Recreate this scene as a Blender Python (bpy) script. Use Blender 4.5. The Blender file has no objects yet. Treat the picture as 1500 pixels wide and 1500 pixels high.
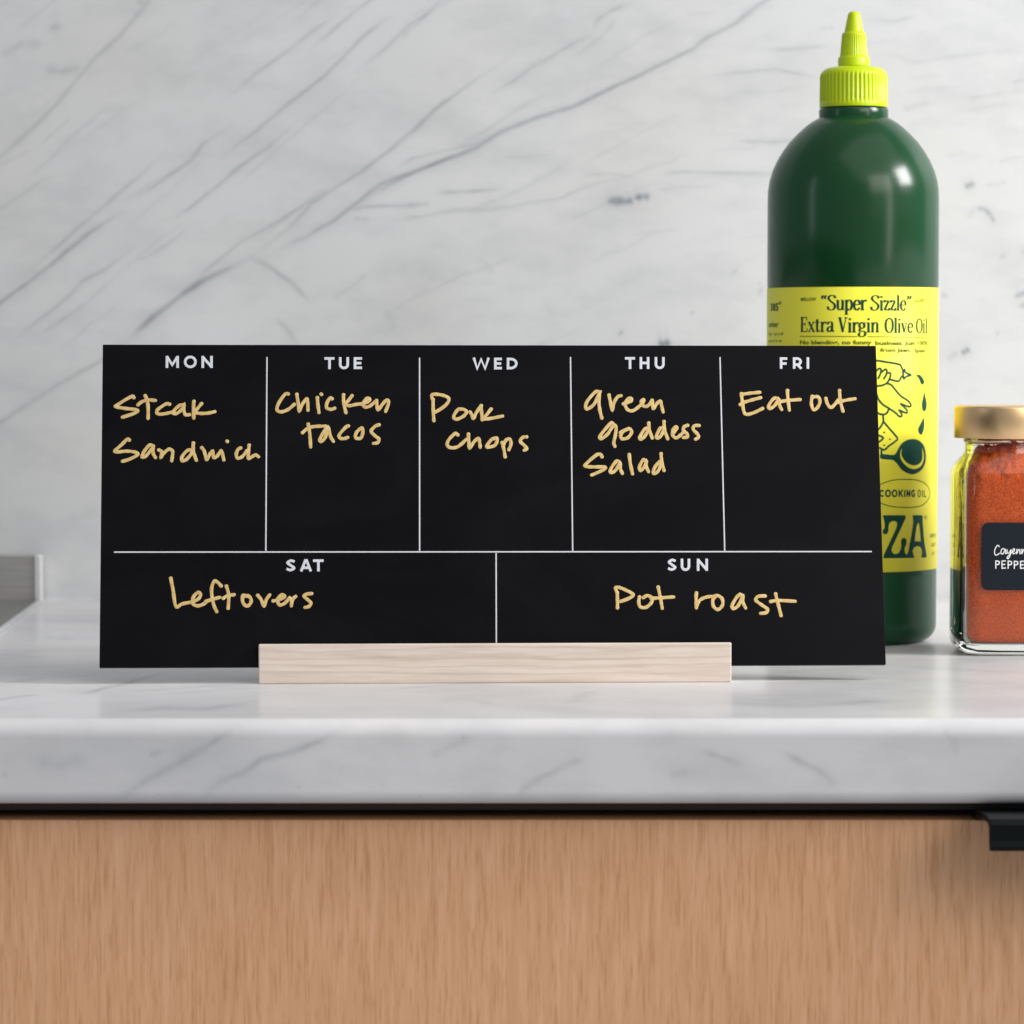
import bpy, bmesh, math, random
import numpy as np
from mathutils import Vector, Matrix, noise as mnoise
from mathutils.geometry import tessellate_polygon

U = 0.01                       # everything below is written in centimetres
rnd = random.Random(7)
scene = bpy.context.scene
COL = scene.collection
PI = math.pi

# ------------------------------------------------------------------ camera
CH = 13.3                      # eye height above the counter
FOC = 5000.0                   # focal length in pixels of the 1500 px photograph
PITCH = math.atan(0.05)
cam_d = bpy.data.cameras.new('camera')
cam = bpy.data.objects.new('camera', cam_d); COL.objects.link(cam)
cam.location = (0, 0, CH * U)
cam.rotation_euler = (PI / 2 - PITCH, 0, 0)
cam_d.sensor_width = 36.0
cam_d.lens = FOC / 1500 * 36.0
cam_d.clip_start = 0.02
cam_d.clip_end = 60.0
cam_d.dof.use_dof = True
cam_d.dof.focus_distance = 137.0 * U
cam_d.dof.aperture_fstop = 19.0
scene.camera = cam

# ------------------------------------------------------------------ world and lamps
world = bpy.data.worlds.new('World'); scene.world = world
world.use_nodes = True
bgn = world.node_tree.nodes['Background']
bgn.inputs[0].default_value = (0.80, 0.86, 0.95, 1)
bgn.inputs[1].default_value = 0.37

def area_lamp(name, az, el, dist, sx, sy, power, col, target=(4, 146, 8)):
    a, e = math.radians(az), math.radians(el)
    T = Vector(target) * U
    d = Vector((math.sin(a) * math.cos(e), -math.cos(a) * math.cos(e), math.sin(e)))
    ld = bpy.data.lights.new(name, 'AREA'); ld.shape = 'RECTANGLE'
    ld.size = sx * U; ld.size_y = sy * U; ld.energy = power; ld.color = col
    o = bpy.data.objects.new(name, ld); COL.objects.link(o)
    o.location = T + d * dist * U
    o.rotation_euler = (-d).to_track_quat('-Z', 'Y').to_euler()
    return o
area_lamp('window_lamp', 75, 27, 145, 44, 46, 26.0, (1.0, 0.99, 0.975))
area_lamp('strip_lamp', 47, 2, 250, 24, 250, 12.0, (1.0, 0.99, 0.98))
area_lamp('front_lamp', 35, 22, 230, 110, 80, 14.0, (1.0, 0.95, 0.88))
area_lamp('left_lamp', -62, 2, 260, 14, 250, 5.5, (0.9, 0.95, 1.0))
area_lamp('ceiling_lamp', 38, 54, 240, 300, 250, 22.0, (1.0, 0.985, 0.98))

scene.view_settings.view_transform = 'Standard'
scene.view_settings.look = 'None'
scene.view_settings.exposure = -0.12
scene.view_settings.gamma = 1.0
scene.view_settings.use_curve_mapping = False
scene.render.engine = 'CYCLES'
scene.cycles.max_bounces = 10
scene.cycles.transmission_bounces = 8
scene.cycles.use_denoising = True

# ------------------------------------------------------------------ measuring helpers
C0 = np.array([0, 0, CH])
R_ = np.array([1.0, 0, 0])
F_ = np.array([0, math.cos(PITCH), -math.sin(PITCH)])
U_ = np.array([0, math.sin(PITCH), math.cos(PITCH)])
def ray(px, py):
    return (px - 750) / FOC * R_ - (py - 750) / FOC * U_ + F_
def at_y(px, py, Y):
    d = ray(px, py); return C0 + d * (Y / d[1])
def at_z(px, py, Z):
    d = ray(px, py); return C0 + d * ((Z - CH) / d[2])

# ------------------------------------------------------------------ object helpers
def link(o, parent=None):
    COL.objects.link(o)
    if parent is not None: o.parent = parent
    return o
def mesh_obj(name, verts, faces, mat, parent=None, smooth=False, sharp=None):
    me = bpy.data.meshes.new(name)
    me.from_pydata([tuple(c * U for c in v) for v in verts], [], faces)
    me.materials.append(mat)
    if smooth: me.polygons.foreach_set('use_smooth', [True] * len(me.polygons))
    me.update()
    o = bpy.data.objects.new(name, me)
    link(o, parent)
    if sharp is not None:
        me.set_sharp_from_angle(angle=math.radians(sharp))
    return o
def empty(name, loc=(0, 0, 0)):
    o = bpy.data.objects.new(name, None); COL.objects.link(o)
    o.location = Vector(loc) * U; o.empty_display_size = 0.02
    return o
def tag(o, label=None, cat=None, kind=None, group=None):
    if label: o['label'] = label
    if cat: o['category'] = cat
    if kind: o['kind'] = kind
    if group: o['group'] = group
    return o
def bevel(o, w, seg=3, angle=35):
    m = o.modifiers.new('bevel', 'BEVEL'); m.width = w * U; m.segments = seg
    m.limit_method = 'ANGLE'; m.angle_limit = math.radians(angle)
    m.harden_normals = False
    return o
def box(name, x0, x1, y0, y1, z0, z1, mat, parent=None, bev=0):
    v = [(x, y, z) for z in (z0, z1) for y in (y0, y1) for x in (x0, x1)]
    f = [(0, 2, 3, 1), (4, 5, 7, 6), (0, 1, 5, 4), (2, 6, 7, 3), (0, 4, 6, 2), (1, 3, 7, 5)]
    o = mesh_obj(name, v, f, mat, parent)
    if bev: bevel(o, bev)
    return o

# ------------------------------------------------------------------ material helpers
def new_mat(name):
    m = bpy.data.materials.new(name); m.use_nodes = True
    nt = m.node_tree
    return m, nt, nt.nodes['Principled BSDF']
def N(nt, t, **kw):
    n = nt.nodes.new(t)
    for k, v in kw.items():
        if k.startswith('i_'):
            key = k[2:]
            n.inputs[int(key) if key.isdigit() else key.replace('_', ' ')].default_value = v
        else: setattr(n, k, v)
    return n
def L(nt, a, ao, b, bi): nt.links.new(a.outputs[ao], b.inputs[bi])
def noise_node(nt, scale, detail=4, rough=0.55, stretch=(1, 1, 1), loc=(0, 0, 0), rot=(0, 0, 0), dist=0.0):
    tc = N(nt, 'ShaderNodeTexCoord'); mp = N(nt, 'ShaderNodeMapping')
    mp.inputs['Scale'].default_value = stretch; mp.inputs['Location'].default_value = loc
    mp.inputs['Rotation'].default_value = rot
    L(nt, tc, 'Object', mp, 'Vector')
    n = N(nt, 'ShaderNodeTexNoise'); n.inputs['Scale'].default_value = scale
    n.inputs['Detail'].default_value = detail; n.inputs['Roughness'].default_value = rough
    n.inputs['Distortion'].default_value = dist
    L(nt, mp, 'Vector', n, 'Vector')
    return n
def ramp(nt, src, out, stops):
    r = N(nt, 'ShaderNodeValToRGB'); el = r.color_ramp.elements
    while len(el) < len(stops): el.new(0.5)
    for e, (p, c) in zip(el, stops):
        e.position = p; e.color = (*c, 1) if len(c) == 3 else c
    L(nt, src, out, r, 'Fac'); return r
def mix(nt, fac, a, b, blend='MIX'):
    m = N(nt, 'ShaderNodeMix', data_type='RGBA', blend_type=blend)
    for sock, val in ((0, fac), (6, a), (7, b)):
        if isinstance(val, tuple) and hasattr(val[0], 'outputs'):
            nt.links.new(val[0].outputs[val[1]], m.inputs[sock])
        else:
            m.inputs[sock].default_value = (*val, 1) if isinstance(val, tuple) and len(val) == 3 else val
    return m
def bump(nt, bsdf, src, out, strength, dist):
    b = N(nt, 'ShaderNodeBump'); b.inputs['Strength'].default_value = strength
    b.inputs['Distance'].default_value = dist
    L(nt, src, out, b, 'Height'); L(nt, b, 'Normal', bsdf, 'Normal'); return b
def plain(name, col, rough=0.5, metal=0.0, spec=0.5, var=0.06, vscale=60.0, coat=0.0):
    m, nt, b = new_mat(name)
    n = noise_node(nt, vscale)
    lo = tuple(c * (1 - var) for c in col); hi = tuple(min(1, c * (1 + var)) for c in col)
    r = ramp(nt, n, 'Fac', [(0.3, lo), (0.7, hi)])
    L(nt, r, 'Color', b, 'Base Color')
    rr = N(nt, 'ShaderNodeMapRange'); L(nt, n, 'Fac', rr, 'Value')
    rr.inputs['To Min'].default_value = rough * 0.9; rr.inputs['To Max'].default_value = min(1, rough * 1.12)
    L(nt, rr, 'Result', b, 'Roughness')
    b.inputs['Metallic'].default_value = metal
    b.inputs['Specular IOR Level'].default_value = spec
    b.inputs['Coat Weight'].default_value = coat
    return m

def marble(name, base, veincol, rough, spec, cloud, ior=1.5):
    m, nt, b = new_mat(name)
    big = noise_node(nt, 3.2, 5, 0.55, (1, 1, 1), dist=0.6)
    c1 = ramp(nt, big, 'Fac', [(0.30, tuple(c * (1 - cloud) for c in base)), (0.68, base)])
    mid = noise_node(nt, 22, 6, 0.62, (1.0, 1.0, 2.2), (3, 1, 2), (0, math.radians(-38), 0))
    c2 = ramp(nt, mid, 'Fac', [(0.30, (0.85, 0.86, 0.87)), (0.55, (1, 1, 1))])
    mm = mix(nt, 0.85, (c1, 'Color'), (c2, 'Color'), 'MULTIPLY')
    warm = noise_node(nt, 9, 3, 0.5, (1, 1, 1), (9, 4, 1))
    wr = ramp(nt, warm, 'Fac', [(0.45, (1, 1, 1)), (0.75, (1.0, 0.975, 0.94))])
    mw = mix(nt, 0.8, (mm, 2), (wr, 'Color'), 'MULTIPLY')
    at = N(nt, 'ShaderNodeAttribute', attribute_name='vein')
    brk = noise_node(nt, 140, 5, 0.65)
    br = N(nt, 'ShaderNodeMapRange'); L(nt, brk, 'Fac', br, 'Value')
    br.inputs['From Min'].default_value = 0.3; br.inputs['From Max'].default_value = 0.62
    br.inputs['To Min'].default_value = 0.72; br.inputs['To Max'].default_value = 1.05
    mu = N(nt, 'ShaderNodeMath', operation='MULTIPLY', use_clamp=True)
    L(nt, at, 'Fac', mu, 0); L(nt, br, 'Result', mu, 1)
    fin = mix(nt, (mu, 0), (mw, 2), veincol)
    L(nt, fin, 2, b, 'Base Color')
    rn = noise_node(nt, 35, 4)
    rr = N(nt, 'ShaderNodeMapRange'); L(nt, rn, 'Fac', rr, 'Value')
    rr.inputs['To Min'].default_value = rough * 0.8; rr.inputs['To Max'].default_value = rough * 1.25
    L(nt, rr, 'Result', b, 'Roughness')
    b.inputs['Specular IOR Level'].default_value = spec
    b.inputs['IOR'].default_value = ior
    return m
M_wall = marble('backsplash_marble', (0.600, 0.608, 0.614), (0.21, 0.24, 0.26), 0.42, 0.35, 0.11)
M_top = marble('counter_marble', (0.71, 0.70, 0.71), (0.27, 0.29, 0.32), 0.2, 0.5, 0.27, 1.075)
M_top.node_tree.nodes['Principled BSDF'].inputs['Coat Weight'].default_value = 0.22
M_top.node_tree.nodes['Principled BSDF'].inputs['Coat Roughness'].default_value = 0.38

def wood(name, cols, stretch, scale, fine, rot=(0, 0, 0), rough=0.55, wave=None, spec=0.3, flecks=0.5):
    m, nt, b = new_mat(name)
    a = noise_node(nt, scale, 6, 0.6, stretch, (0.3, 0.1, 0.7), rot, 0.25)
    c = ramp(nt, a, 'Fac', [(0.25, cols[0]), (0.5, cols[1]), (0.75, cols[2])])
    f = noise_node(nt, fine, 3, 0.6, stretch, (2, 5, 1), rot)
    fr = ramp(nt, f, 'Fac', [(0.30, (0.76, 0.67, 0.58)), (0.50, (1, 1, 1))])
    mm = mix(nt, flecks, (c, 'Color'), (fr, 'Color'), 'MULTIPLY')
    out = (mm, 2)
    if wave:
        tc = N(nt, 'ShaderNodeTexCoord'); mp = N(nt, 'ShaderNodeMapping')
        mp.inputs['Scale'].default_value = wave[1]; L(nt, tc, 'Object', mp, 'Vector')
        w = N(nt, 'ShaderNodeTexWave', wave_type='BANDS', bands_direction=wave[3])
        w.inputs['Scale'].default_value = wave[0]; w.inputs['Distortion'].default_value = wave[2]
        w.inputs['Detail'].default_value = 3; w.inputs['Detail Scale'].default_value = 1.2
        L(nt, mp, 'Vector', w, 'Vector')
        wr = ramp(nt, w, 'Fac', [(0.0, (0.86, 0.83, 0.80)), (0.45, (1, 1, 1))])
        m2 = mix(nt, 0.75, out, (wr, 'Color'), 'MULTIPLY'); out = (m2, 2)
    nt.links.new(out[0].outputs[out[1]], b.inputs['Base Color'])
    b.inputs['Roughness'].default_value = rough
    b.inputs['Specular IOR Level'].default_value = spec
    bump(nt, b, f, 'Fac', 0.12, 0.0003)
    return m
M_ash = wood('pale_ash', [(0.60, 0.50, 0.42), (0.72, 0.615, 0.53), (0.80, 0.70, 0.62)], (0.06, 1, 1), 260, 700,
             rough=0.6, wave=(95.0, (0.11, 1, 1), 9.0, 'Z'), flecks=0.35)
M_oak = wood('oak_veneer', [(0.64, 0.342, 0.172), (0.735, 0.402, 0.215), (0.815, 0.475, 0.285)], (1, 1, 0.06), 420, 1250,
             rot=(0, math.radians(5), 0), rough=0.5, flecks=0.8)

M_board = plain('black_acrylic', (0.0032, 0.0032, 0.0046), 0.38, spec=0.07, var=0.1, vscale=200)
_nt = M_board.node_tree; _b = _nt.nodes['Principled BSDF']
_sm = noise_node(_nt, 11, 6, 0.7, (1, 1, 1.8), dist=1.2)
_mr = N(_nt, 'ShaderNodeMapRange'); L(_nt, _sm, 'Fac', _mr, 'Value')
_mr.inputs['From Min'].default_value = 0.35; _mr.inputs['From Max'].default_value = 0.7
_mr.inputs['To Min'].default_value = 0.32; _mr.inputs['To Max'].default_value = 0.5
L(_nt, _mr, 'Result', _b, 'Roughness')
_sr = ramp(_nt, _sm, 'Fac', [(0.4, (0.0030, 0.0030, 0.0042)), (0.75, (0.0050, 0.0049, 0.0058))])
L(_nt, _sr, 'Color', _b, 'Base Color')
M_white = plain('pale_print', (0.60, 0.61, 0.66), 0.6, spec=0.2)
def marker():
    m, nt, b = new_mat('gold_marker')
    n = noise_node(nt, 420, 4, 0.6)
    r = ramp(nt, n, 'Fac', [(0.25, (0.50, 0.325, 0.12)), (0.5, (0.62, 0.435, 0.165)), (0.75, (0.74, 0.55, 0.26))])
    L(nt, r, 'Color', b, 'Base Color'); b.inputs['Roughness'].default_value = 0.5
    b.inputs['Metallic'].default_value = 0.15
    bump(nt, b, n, 'Fac', 0.3, 0.0001)
    return m
M_gold_ink = marker()

def bottle_plastic():
    m, nt, b = new_mat('green_plastic')
    n = noise_node(nt, 14, 3, 0.5, (1, 1, 0.35))
    r = ramp(nt, n, 'Fac', [(0.3, (0.009, 0.038, 0.011)), (0.7, (0.010, 0.082, 0.036))])
    L(nt, r, 'Color', b, 'Base Color')
    b.inputs['Roughness'].default_value = 0.22
    b.inputs['Specular IOR Level'].default_value = 0.38
    tr = N(nt, 'ShaderNodeBsdfTranslucent'); tr.inputs['Color'].default_value = (0.02, 0.60, 0.28, 1)
    ms = N(nt, 'ShaderNodeMixShader'); ms.inputs[0].default_value = 0.14
    out = nt.nodes['Material Output']
    L(nt, b, 'BSDF', ms, 1); L(nt, tr, 'BSDF', ms, 2); L(nt, ms, 0, out, 'Surface')
    fn = noise_node(nt, 900, 2)
    bump(nt, b, fn, 'Fac', 0.06, 0.0001)
    return m
M_bottle = bottle_plastic()
M_cap = plain('chartreuse_plastic', (0.46, 0.585, 0.001), 0.34, spec=0.35, var=0.03)
M_cap.node_tree.nodes['Principled BSDF'].inputs['Subsurface Weight'].default_value = 0.12
M_cap.node_tree.nodes['Principled BSDF'].inputs['Subsurface Scale'].default_value = 0.002
M_label = plain('yellow_label', (0.79, 0.745, 0.055), 0.45, spec=0.22, var=0.015, vscale=30)
M_ink = plain('dark_green_ink', (0.008, 0.060, 0.042), 0.5, spec=0.12, var=0.05)
M_ink_thin = plain('olive_green_ink', (0.10, 0.15, 0.02), 0.55, spec=0.1, var=0.05)
M_brass = plain('brushed_gold', (0.88, 0.60, 0.32), 0.38, metal=1.0, var=0.02)
M_steel = plain('brushed_steel', (0.56, 0.545, 0.52), 0.42, metal=0.85, var=0.14)
_n = [q for q in M_steel.node_tree.nodes if q.type == 'MAPPING'][0]; _n.inputs['Scale'].default_value = (0.6, 1, 30)
_b = M_steel.node_tree.nodes['Principled BSDF']; _b.inputs['Roughness'].default_value = 0.4
M_steel_dark = plain('satin_steel', (0.24, 0.235, 0.225), 0.5, metal=0.7, var=0.05)
M_steel_edge = plain('polished_steel', (0.85, 0.85, 0.84), 0.3, metal=0.6, var=0.02)
M_black = plain('black_metal', (0.003, 0.0045, 0.005), 0.45, spec=0.12)
M_carcass = plain('dark_recess', (0.06, 0.045, 0.035), 0.8)
M_tag = plain('slate_sticker', (0.010, 0.014, 0.021), 0.6, spec=0.12)
M_chalk = plain('white_print', (0.86, 0.86, 0.86), 0.6)
M_caulk = plain('grey_caulk', (0.46, 0.47, 0.48), 0.6)
def glass():
    m, nt, b = new_mat('clear_glass')
    b.inputs['Base Color'].default_value = (0.955, 0.985, 0.95, 1)
    b.inputs['Transmission Weight'].default_value = 1.0
    b.inputs['Roughness'].default_value = 0.015; b.inputs['IOR'].default_value = 1.42
    n = noise_node(nt, 45, 2); bump(nt, b, n, 'Fac', 0.12, 0.0006)
    return m
M_glass = glass()
def powder():
    m, nt, b = new_mat('red_pepper_powder')
    n = noise_node(nt, 1500, 4, 0.7)
    r = ramp(nt, n, 'Fac', [(0.28, (0.45, 0.035, 0.006)), (0.5, (0.92, 0.125, 0.016)), (0.74, (1.0, 0.27, 0.06))])
    n2 = noise_node(nt, 60, 4, 0.6)
    r2 = ramp(nt, n2, 'Fac', [(0.3, (0.78, 0.72, 0.70)), (0.65, (1.0, 1.0, 1.0))])
    mm = mix(nt, 0.7, (r, 'Color'), (r2, 'Color'), 'MULTIPLY')
    L(nt, mm, 2, b, 'Base Color'); b.inputs['Roughness'].default_value = 0.9
    b.inputs['Specular IOR Level'].default_value = 0.0
    bump(nt, b, n, 'Fac', 0.6, 0.0004)
    return m
M_powder = powder()

# ------------------------------------------------------------------ marble slabs with drawn-in veins
def axis(core0, core1, step, ext0, ext1, cstep):
    a = list(np.arange(ext0, core0 - 1e-6, cstep)); b = list(np.arange(core0, core1, step)); c = list(np.arange(core1, ext1 + 1e-6, cstep))
    return np.array(a + b + c)
def paint_veins(A, B, veins, warp=0.12, seed=1):
    """A, B: coordinate arrays (cm) of every vertex; veins: (points, width, strength)"""
    rs = np.random.RandomState(seed)
    dA = np.zeros_like(A); dB = np.zeros_like(B)
    for k in range(10):
        fq = 0.35 * 1.45 ** k; am = warp / 1.35 ** k
        th = rs.rand() * 6.28; ph = rs.rand(2) * 6.28
        q = fq * (A * math.cos(th) + B * math.sin(th)); q2 = fq * (-A * math.sin(th) + B * math.cos(th))
        dA += am * np.sin(q + ph[0]) * np.cos(q2 * 0.7); dB += am * np.sin(q2 + ph[1]) * np.cos(q * 0.8)
    A = A + dA * 0.5; B = B + dB * 0.5
    out = np.zeros_like(A)
    for pts, w, s in veins:
        pts = np.array(pts, float)
        n = len(pts) - 1
        loc = np.zeros_like(A)
        for i in range(n):
            p, q = pts[i], pts[i + 1]; m_ = w * 7
            sel = (A > min(p[0], q[0]) - m_) & (A < max(p[0], q[0]) + m_) & (B > min(p[1], q[1]) - m_) & (B < max(p[1], q[1]) + m_)
            if not sel.any(): continue
            a = A[sel]; b = B[sel]; d = q - p; LL = max(d @ d, 1e-9)
            t = np.clip(((a - p[0]) * d[0] + (b - p[1]) * d[1]) / LL, 0, 1)
            dist = np.hypot(a - p[0] - t * d[0], b - p[1] - t * d[1])
            g = (i + t) / n
            ww = w * (0.95 + 0.35 * np.sin(g * 6 + pts[0][0] * 3) ** 2)
            fade = np.clip(np.minimum(g, 1 - g) * 5, 0.15, 1)
            val = s * fade * (np.exp(-(dist / ww) ** 2) * (0.86 + 0.14 * np.sin(g * 17 + pts[0][1] * 5)) + 0.16 * np.exp(-(dist / (ww * 3.6)) ** 2))
            loc[sel] = np.maximum(loc[sel], val)
        out = np.maximum(out, loc) + 0.25 * np.minimum(out, loc)
    return np.clip(out, 0, 1)
def grid_obj(name, XS, PR, mat, veins, seed, warp, vmap=None, parent=None):
    """XS x positions, PR profile (y, z, s): s is the running coordinate the veins are drawn in"""
    nx, npf = len(XS), len(PR)
    X = np.repeat(XS, npf); P = np.tile(np.array(PR), (nx, 1))
    co = np.stack([X, P[:, 0], P[:, 1]], 1) * U
    i = np.arange((nx - 1) * (npf - 1)); a = i // (npf - 1); b = i % (npf - 1)
    v0 = a * npf + b
    F = np.stack([v0, v0 + 1, v0 + npf + 1, v0 + npf], 1)
    me = bpy.data.meshes.new(name)
    me.vertices.add(len(co)); me.vertices.foreach_set('co', co.ravel())
    me.loops.add(F.size); me.loops.foreach_set('vertex_index', F.ravel())
    me.polygons.add(len(F)); me.polygons.foreach_set('loop_start', np.arange(0, F.size, 4))
    me.update(calc_edges=True)
    me.polygons.foreach_set('use_smooth', np.ones(len(F), bool))
    at = me.attributes.new('vein', 'FLOAT', 'POINT')
    at.data.foreach_set('value', paint_veins(X, P[:, 2], veins, warp, seed).astype(np.float32))
    me.materials.append(mat); me.validate(); me.update()
    o = bpy.data.objects.new(name, me); link(o, parent)
    return o

YW = 174.8
PXW = 5000 / 174.8
def crop(ox, oy, s, pts): return [(ox + x / s, oy + y / s) for x, y in pts]
wall_px = []
def wv(ox, oy, sc, w, s, *pts): wall_px.append((crop(ox, oy, sc, pts), w, s))
a = (0, 0, 2.0)
wv(*a, 2.4, .62, (-160, 1000), (0, 885), (150, 775), (260, 680), (370, 610))
wv(*a, 2.0, .45, (385, 580), (450, 545), (560, 470), (600, 420), (680, 370))
wv(*a, 1.8, .4, (75, 795), (160, 730), (240, 655), (330, 580), (400, 520), (490, 440))
wv(*a, 2.2, .38, (-120, 580), (0, 460), (90, 380), (190, 280), (280, 165), (350, 105), (440, 0), (520, -90))
wv(*a, 3.4, .75, (370, 1000), (440, 940), (530, 870), (600, 825), (740, 750))
wv(*a, 2.4, .4, (-80, 1290), (0, 1236), (150, 1140), (300, 1050), (370, 1000))
wv(*a, 1.9, .5, (735, 752), (850, 665), (910, 600), (990, 545), (1060, 500), (1150, 430), (1220, 372), (1290, 310), (1400, 235), (1500, 165))
wv(*a, 1.8, .4, (560, 860), (600, 800), (650, 755), (700, 712), (800, 655), (910, 590), (970, 548), (1040, 512))
wv(*a, 2.4, .6, (800, 737), (900, 692), (980, 645), (1050, 590), (1110, 540), (1200, 505), (1350, 455), (1400, 430))
wv(*a, 1.7, .3, (1150, 500), (1200, 465), (1290, 445), (1400, 420), (1500, 370))
wv(*a, 1.9, .5, (640, 470), (750, 385), (850, 300), (950, 220), (1060, 110), (1150, 42))
wv(*a, 1.9, .45, (505, 640), (560, 605), (620, 558), (700, 490), (790, 430), (870, 360))
wv(*a, 1.8, .35, (650, 300), (740, 225), (840, 150), (920, 90), (1000, 40))
wv(*a, 1.8, .4, (900, 150), (1000, 70), (1090, 0), (1160, -60))
wv(*a, 1.8, .42, (1040, 212), (1130, 140), (1200, 70), (1260, 35), (1310, -20))
wv(*a, 1.9, .42, (30, 1000), (100, 945), (200, 870), (240, 825), (310, 790), (350, 760), (400, 720))
wv(*a, 1.6, .3, (390, 770), (440, 750), (500, 710), (560, 665))
wv(*a, 1.8, .32, (110, 980), (190, 930), (260, 885))
wv(*a, 2.8, .42, (735, 752), (800, 790), (860, 835), (910, 890))
wv(*a, 2.8, .35, (805, 930), (840, 965), (870, 1010))
wv(*a, 2.0, .45, (1020, 620), (1060, 608), (1160, 600), (1260, 595))
wv(*a, 1.8, .28, (1030, 640), (1090, 640)); wv(*a, 1.8, .28, (1160, 635), (1240, 630), (1330, 612), (1500, 598))
wv(*a, 1.8, .35, (1270, 562), (1370, 558), (1480, 550))
wv(*a, 4.5, .42, (140, 88), (178, 80)); wv(*a, 4.5, .28, (0, 168), (60, 130), (135, 132))
wv(*a, 4.5, .33, (125, 198), (185, 212), (245, 190)); wv(*a, 4, .3, (395, 5), (440, 10))
wv(*a, 5, .10, (1410, 760), (1450, 805)); wv(*a, 5, .16, (1130, 900), (1165, 965))
a = (600, 0, 2.5)
wv(*a, 2.4, .68, (-250, 790), (-150, 725), (-60, 665), (0, 635), (120, 590), (250, 540), (330, 490), (440, 440), (600, 390), (760, 310), (900, 240), (1030, 180), (1080, 140), (1200, 85), (1290, 15), (1400, -30))
wv(*a, 2.0, .4, (-20, 510), (30, 470), (90, 400), (150, 355))
wv(*a, 2.0, .4, (290, 355), (380, 300), (450, 245), (530, 200), (610, 150), (680, 115))
wv(*a, 2.0, .38, (670, 100), (690, 65), (730, 40), (820, 5)); wv(*a, 2.0, .25, (600, 210), (700, 130), (760, 60))
wv(*a, 1.8, .3, (-40, 150), (0, 105), (75, 45), (150, -30))
wv(*a, 1.8, .25, (150, 550), (300, 470), (400, 400), (530, 330)); wv(*a, 1.6, .16, (680, 250), (790, 175), (850, 130), (1000, 60))
wv(*a, 1.8, .3, (0, 748), (80, 740)); wv(*a, 1.8, .32, (100, 706), (220, 698), (350, 688))
wv(*a, 1.8, .3, (0, 788), (200, 770), (300, 765), (450, 738), (560, 728), (640, 690), (720, 668), (830, 657))
wv(*a, 1.6, .28, (630, 645), (720, 638), (830, 658)); wv(*a, 1.6, .16, (330, 575), (430, 575), (530, 565))
wv(*a, 4.5, 1.0, (725, 752), (745, 742), (800, 744), (825, 738)); wv(*a, 3.6, .9, (815, 735), (850, 725), (888, 728))
wv(*a, 2.0, .38, (910, 642), (1000, 630), (1150, 633), (1400, 636)); wv(*a, 1.8, .2, (900, 702), (980, 690), (1130, 685))
wv(*a, 2.0, .36, (1190, 516), (1320, 515), (1500, 500)); wv(*a, 2.2, .3, (1080, 278), (1200, 270), (1340, 256), (1400, 268), (1560, 296))
wv(*a, 1.8, .28, (1290, 182), (1440, 180), (1560, 160)); wv(*a, 1.5, .12, (1040, 380), (1200, 360)); wv(*a, 1.5, .12, (700, 462), (900, 450))
for p in ((1192, 992, 3.2, .85), (1285, 1065, 3, .6), (1035, 1140, 2.8, .6), (772, 1212, 3.6, .85), (1283, 1040, 2, .4)):
    wv(*a, p[2], p[3], (p[0] - 2, p[1]), (p[0] + 3, p[1] + 4))
wv(*a, 4.8, .95, (905, 1256), (960, 1246)); wv(*a, 4, .14, (250, 940), (310, 1005)); wv(*a, 5, .10, (500, 1100), (520, 1170))
a = (1080, 0, 3.571)
wv(*a, 2.5, .42, (-60, 150), (0, 112), (60, 60), (140, 10), (240, -60))
wv(*a, 2.2, .28, (700, 105), (820, 108), (880, 92), (940, 78)); wv(*a, 2, .2, (420, 150), (520, 140))
wv(*a, 2.0, .22, (740, 290), (830, 290), (900, 322), (1000, 318), (1060, 300), (1200, 288), (1560, 268))
wv(*a, 2.0, .2, (160, 265), (300, 258), (420, 240)); wv(*a, 1.8, .28, (850, 575), (930, 552), (1010, 535))
wv(*a, 1.8, .26, (1190, 515), (1260, 512), (1350, 500), (1420, 492)); wv(*a, 1.8, .25, (1440, 440), (1520, 425))
wv(*a, 1.6, .2, (1190, 580), (1320, 560), (1450, 545)); wv(*a, 1.6, .2, (1360, 858), (1410, 830), (1500, 818))
wv(*a, 1.8, .2, (1280, 975), (1360, 970), (1410, 945)); wv(*a, 3.4, .8, (1180, 990), (1205, 975), (1240, 965))
wv(*a, 2.6, .65, (1240, 1092), (1290, 1098), (1325, 1135), (1345, 1172)); wv(*a, 2.0, .22, (1205, 1150), (1215, 1115), (1250, 1090))
wv(*a, 2.5, .35, (1370, 1360), (1390, 1335), (1400, 1350)); wv(*a, 2.0, .14, (1080, 820), (1200, 800))
wv(*a, 3.0, .4, (1480, 1320), (1530, 1300))
a = (1100, 400, 3.75)
wv(*a, 3.2, .6, (1445, 135), (1480, 115), (1540, 100)); wv(*a, 3, .5, (1470, 190), (1520, 165)); wv(*a, 2.5, .4, (1345, 328), (1365, 330))
wv(*a, 3.4, .85, (1150, 442), (1175, 435), (1205, 412)); wv(*a, 3.4, .28, (1075, 480), (1110, 455), (1140, 440)); wv(*a, 2.6, .4, (1040, 118), (1080, 130))
wv(*a, 3, .2, (40, 120), (70, 95)); wv(*a, 2, .14, (1180, 660), (1260, 640))
a = (0, 750, 3.75)
wv(*a, 6, .14, (370, 10), (430, 40), (510, 0), (560, -40))
for k in range(34):
    x = rnd.uniform(-40, 900); y = rnd.uniform(20, 560); ln = rnd.uniform(50, 190); sl = rnd.uniform(.62, .92) if x < 520 else rnd.uniform(.4, .6)
    wall_px.append(([(x + ln * t, y - ln * t * sl + rnd.uniform(-4, 4)) for t in (0, .25, .5, .75, 1)], rnd.uniform(1.1, 1.8), rnd.uniform(.12, .24)))
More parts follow.
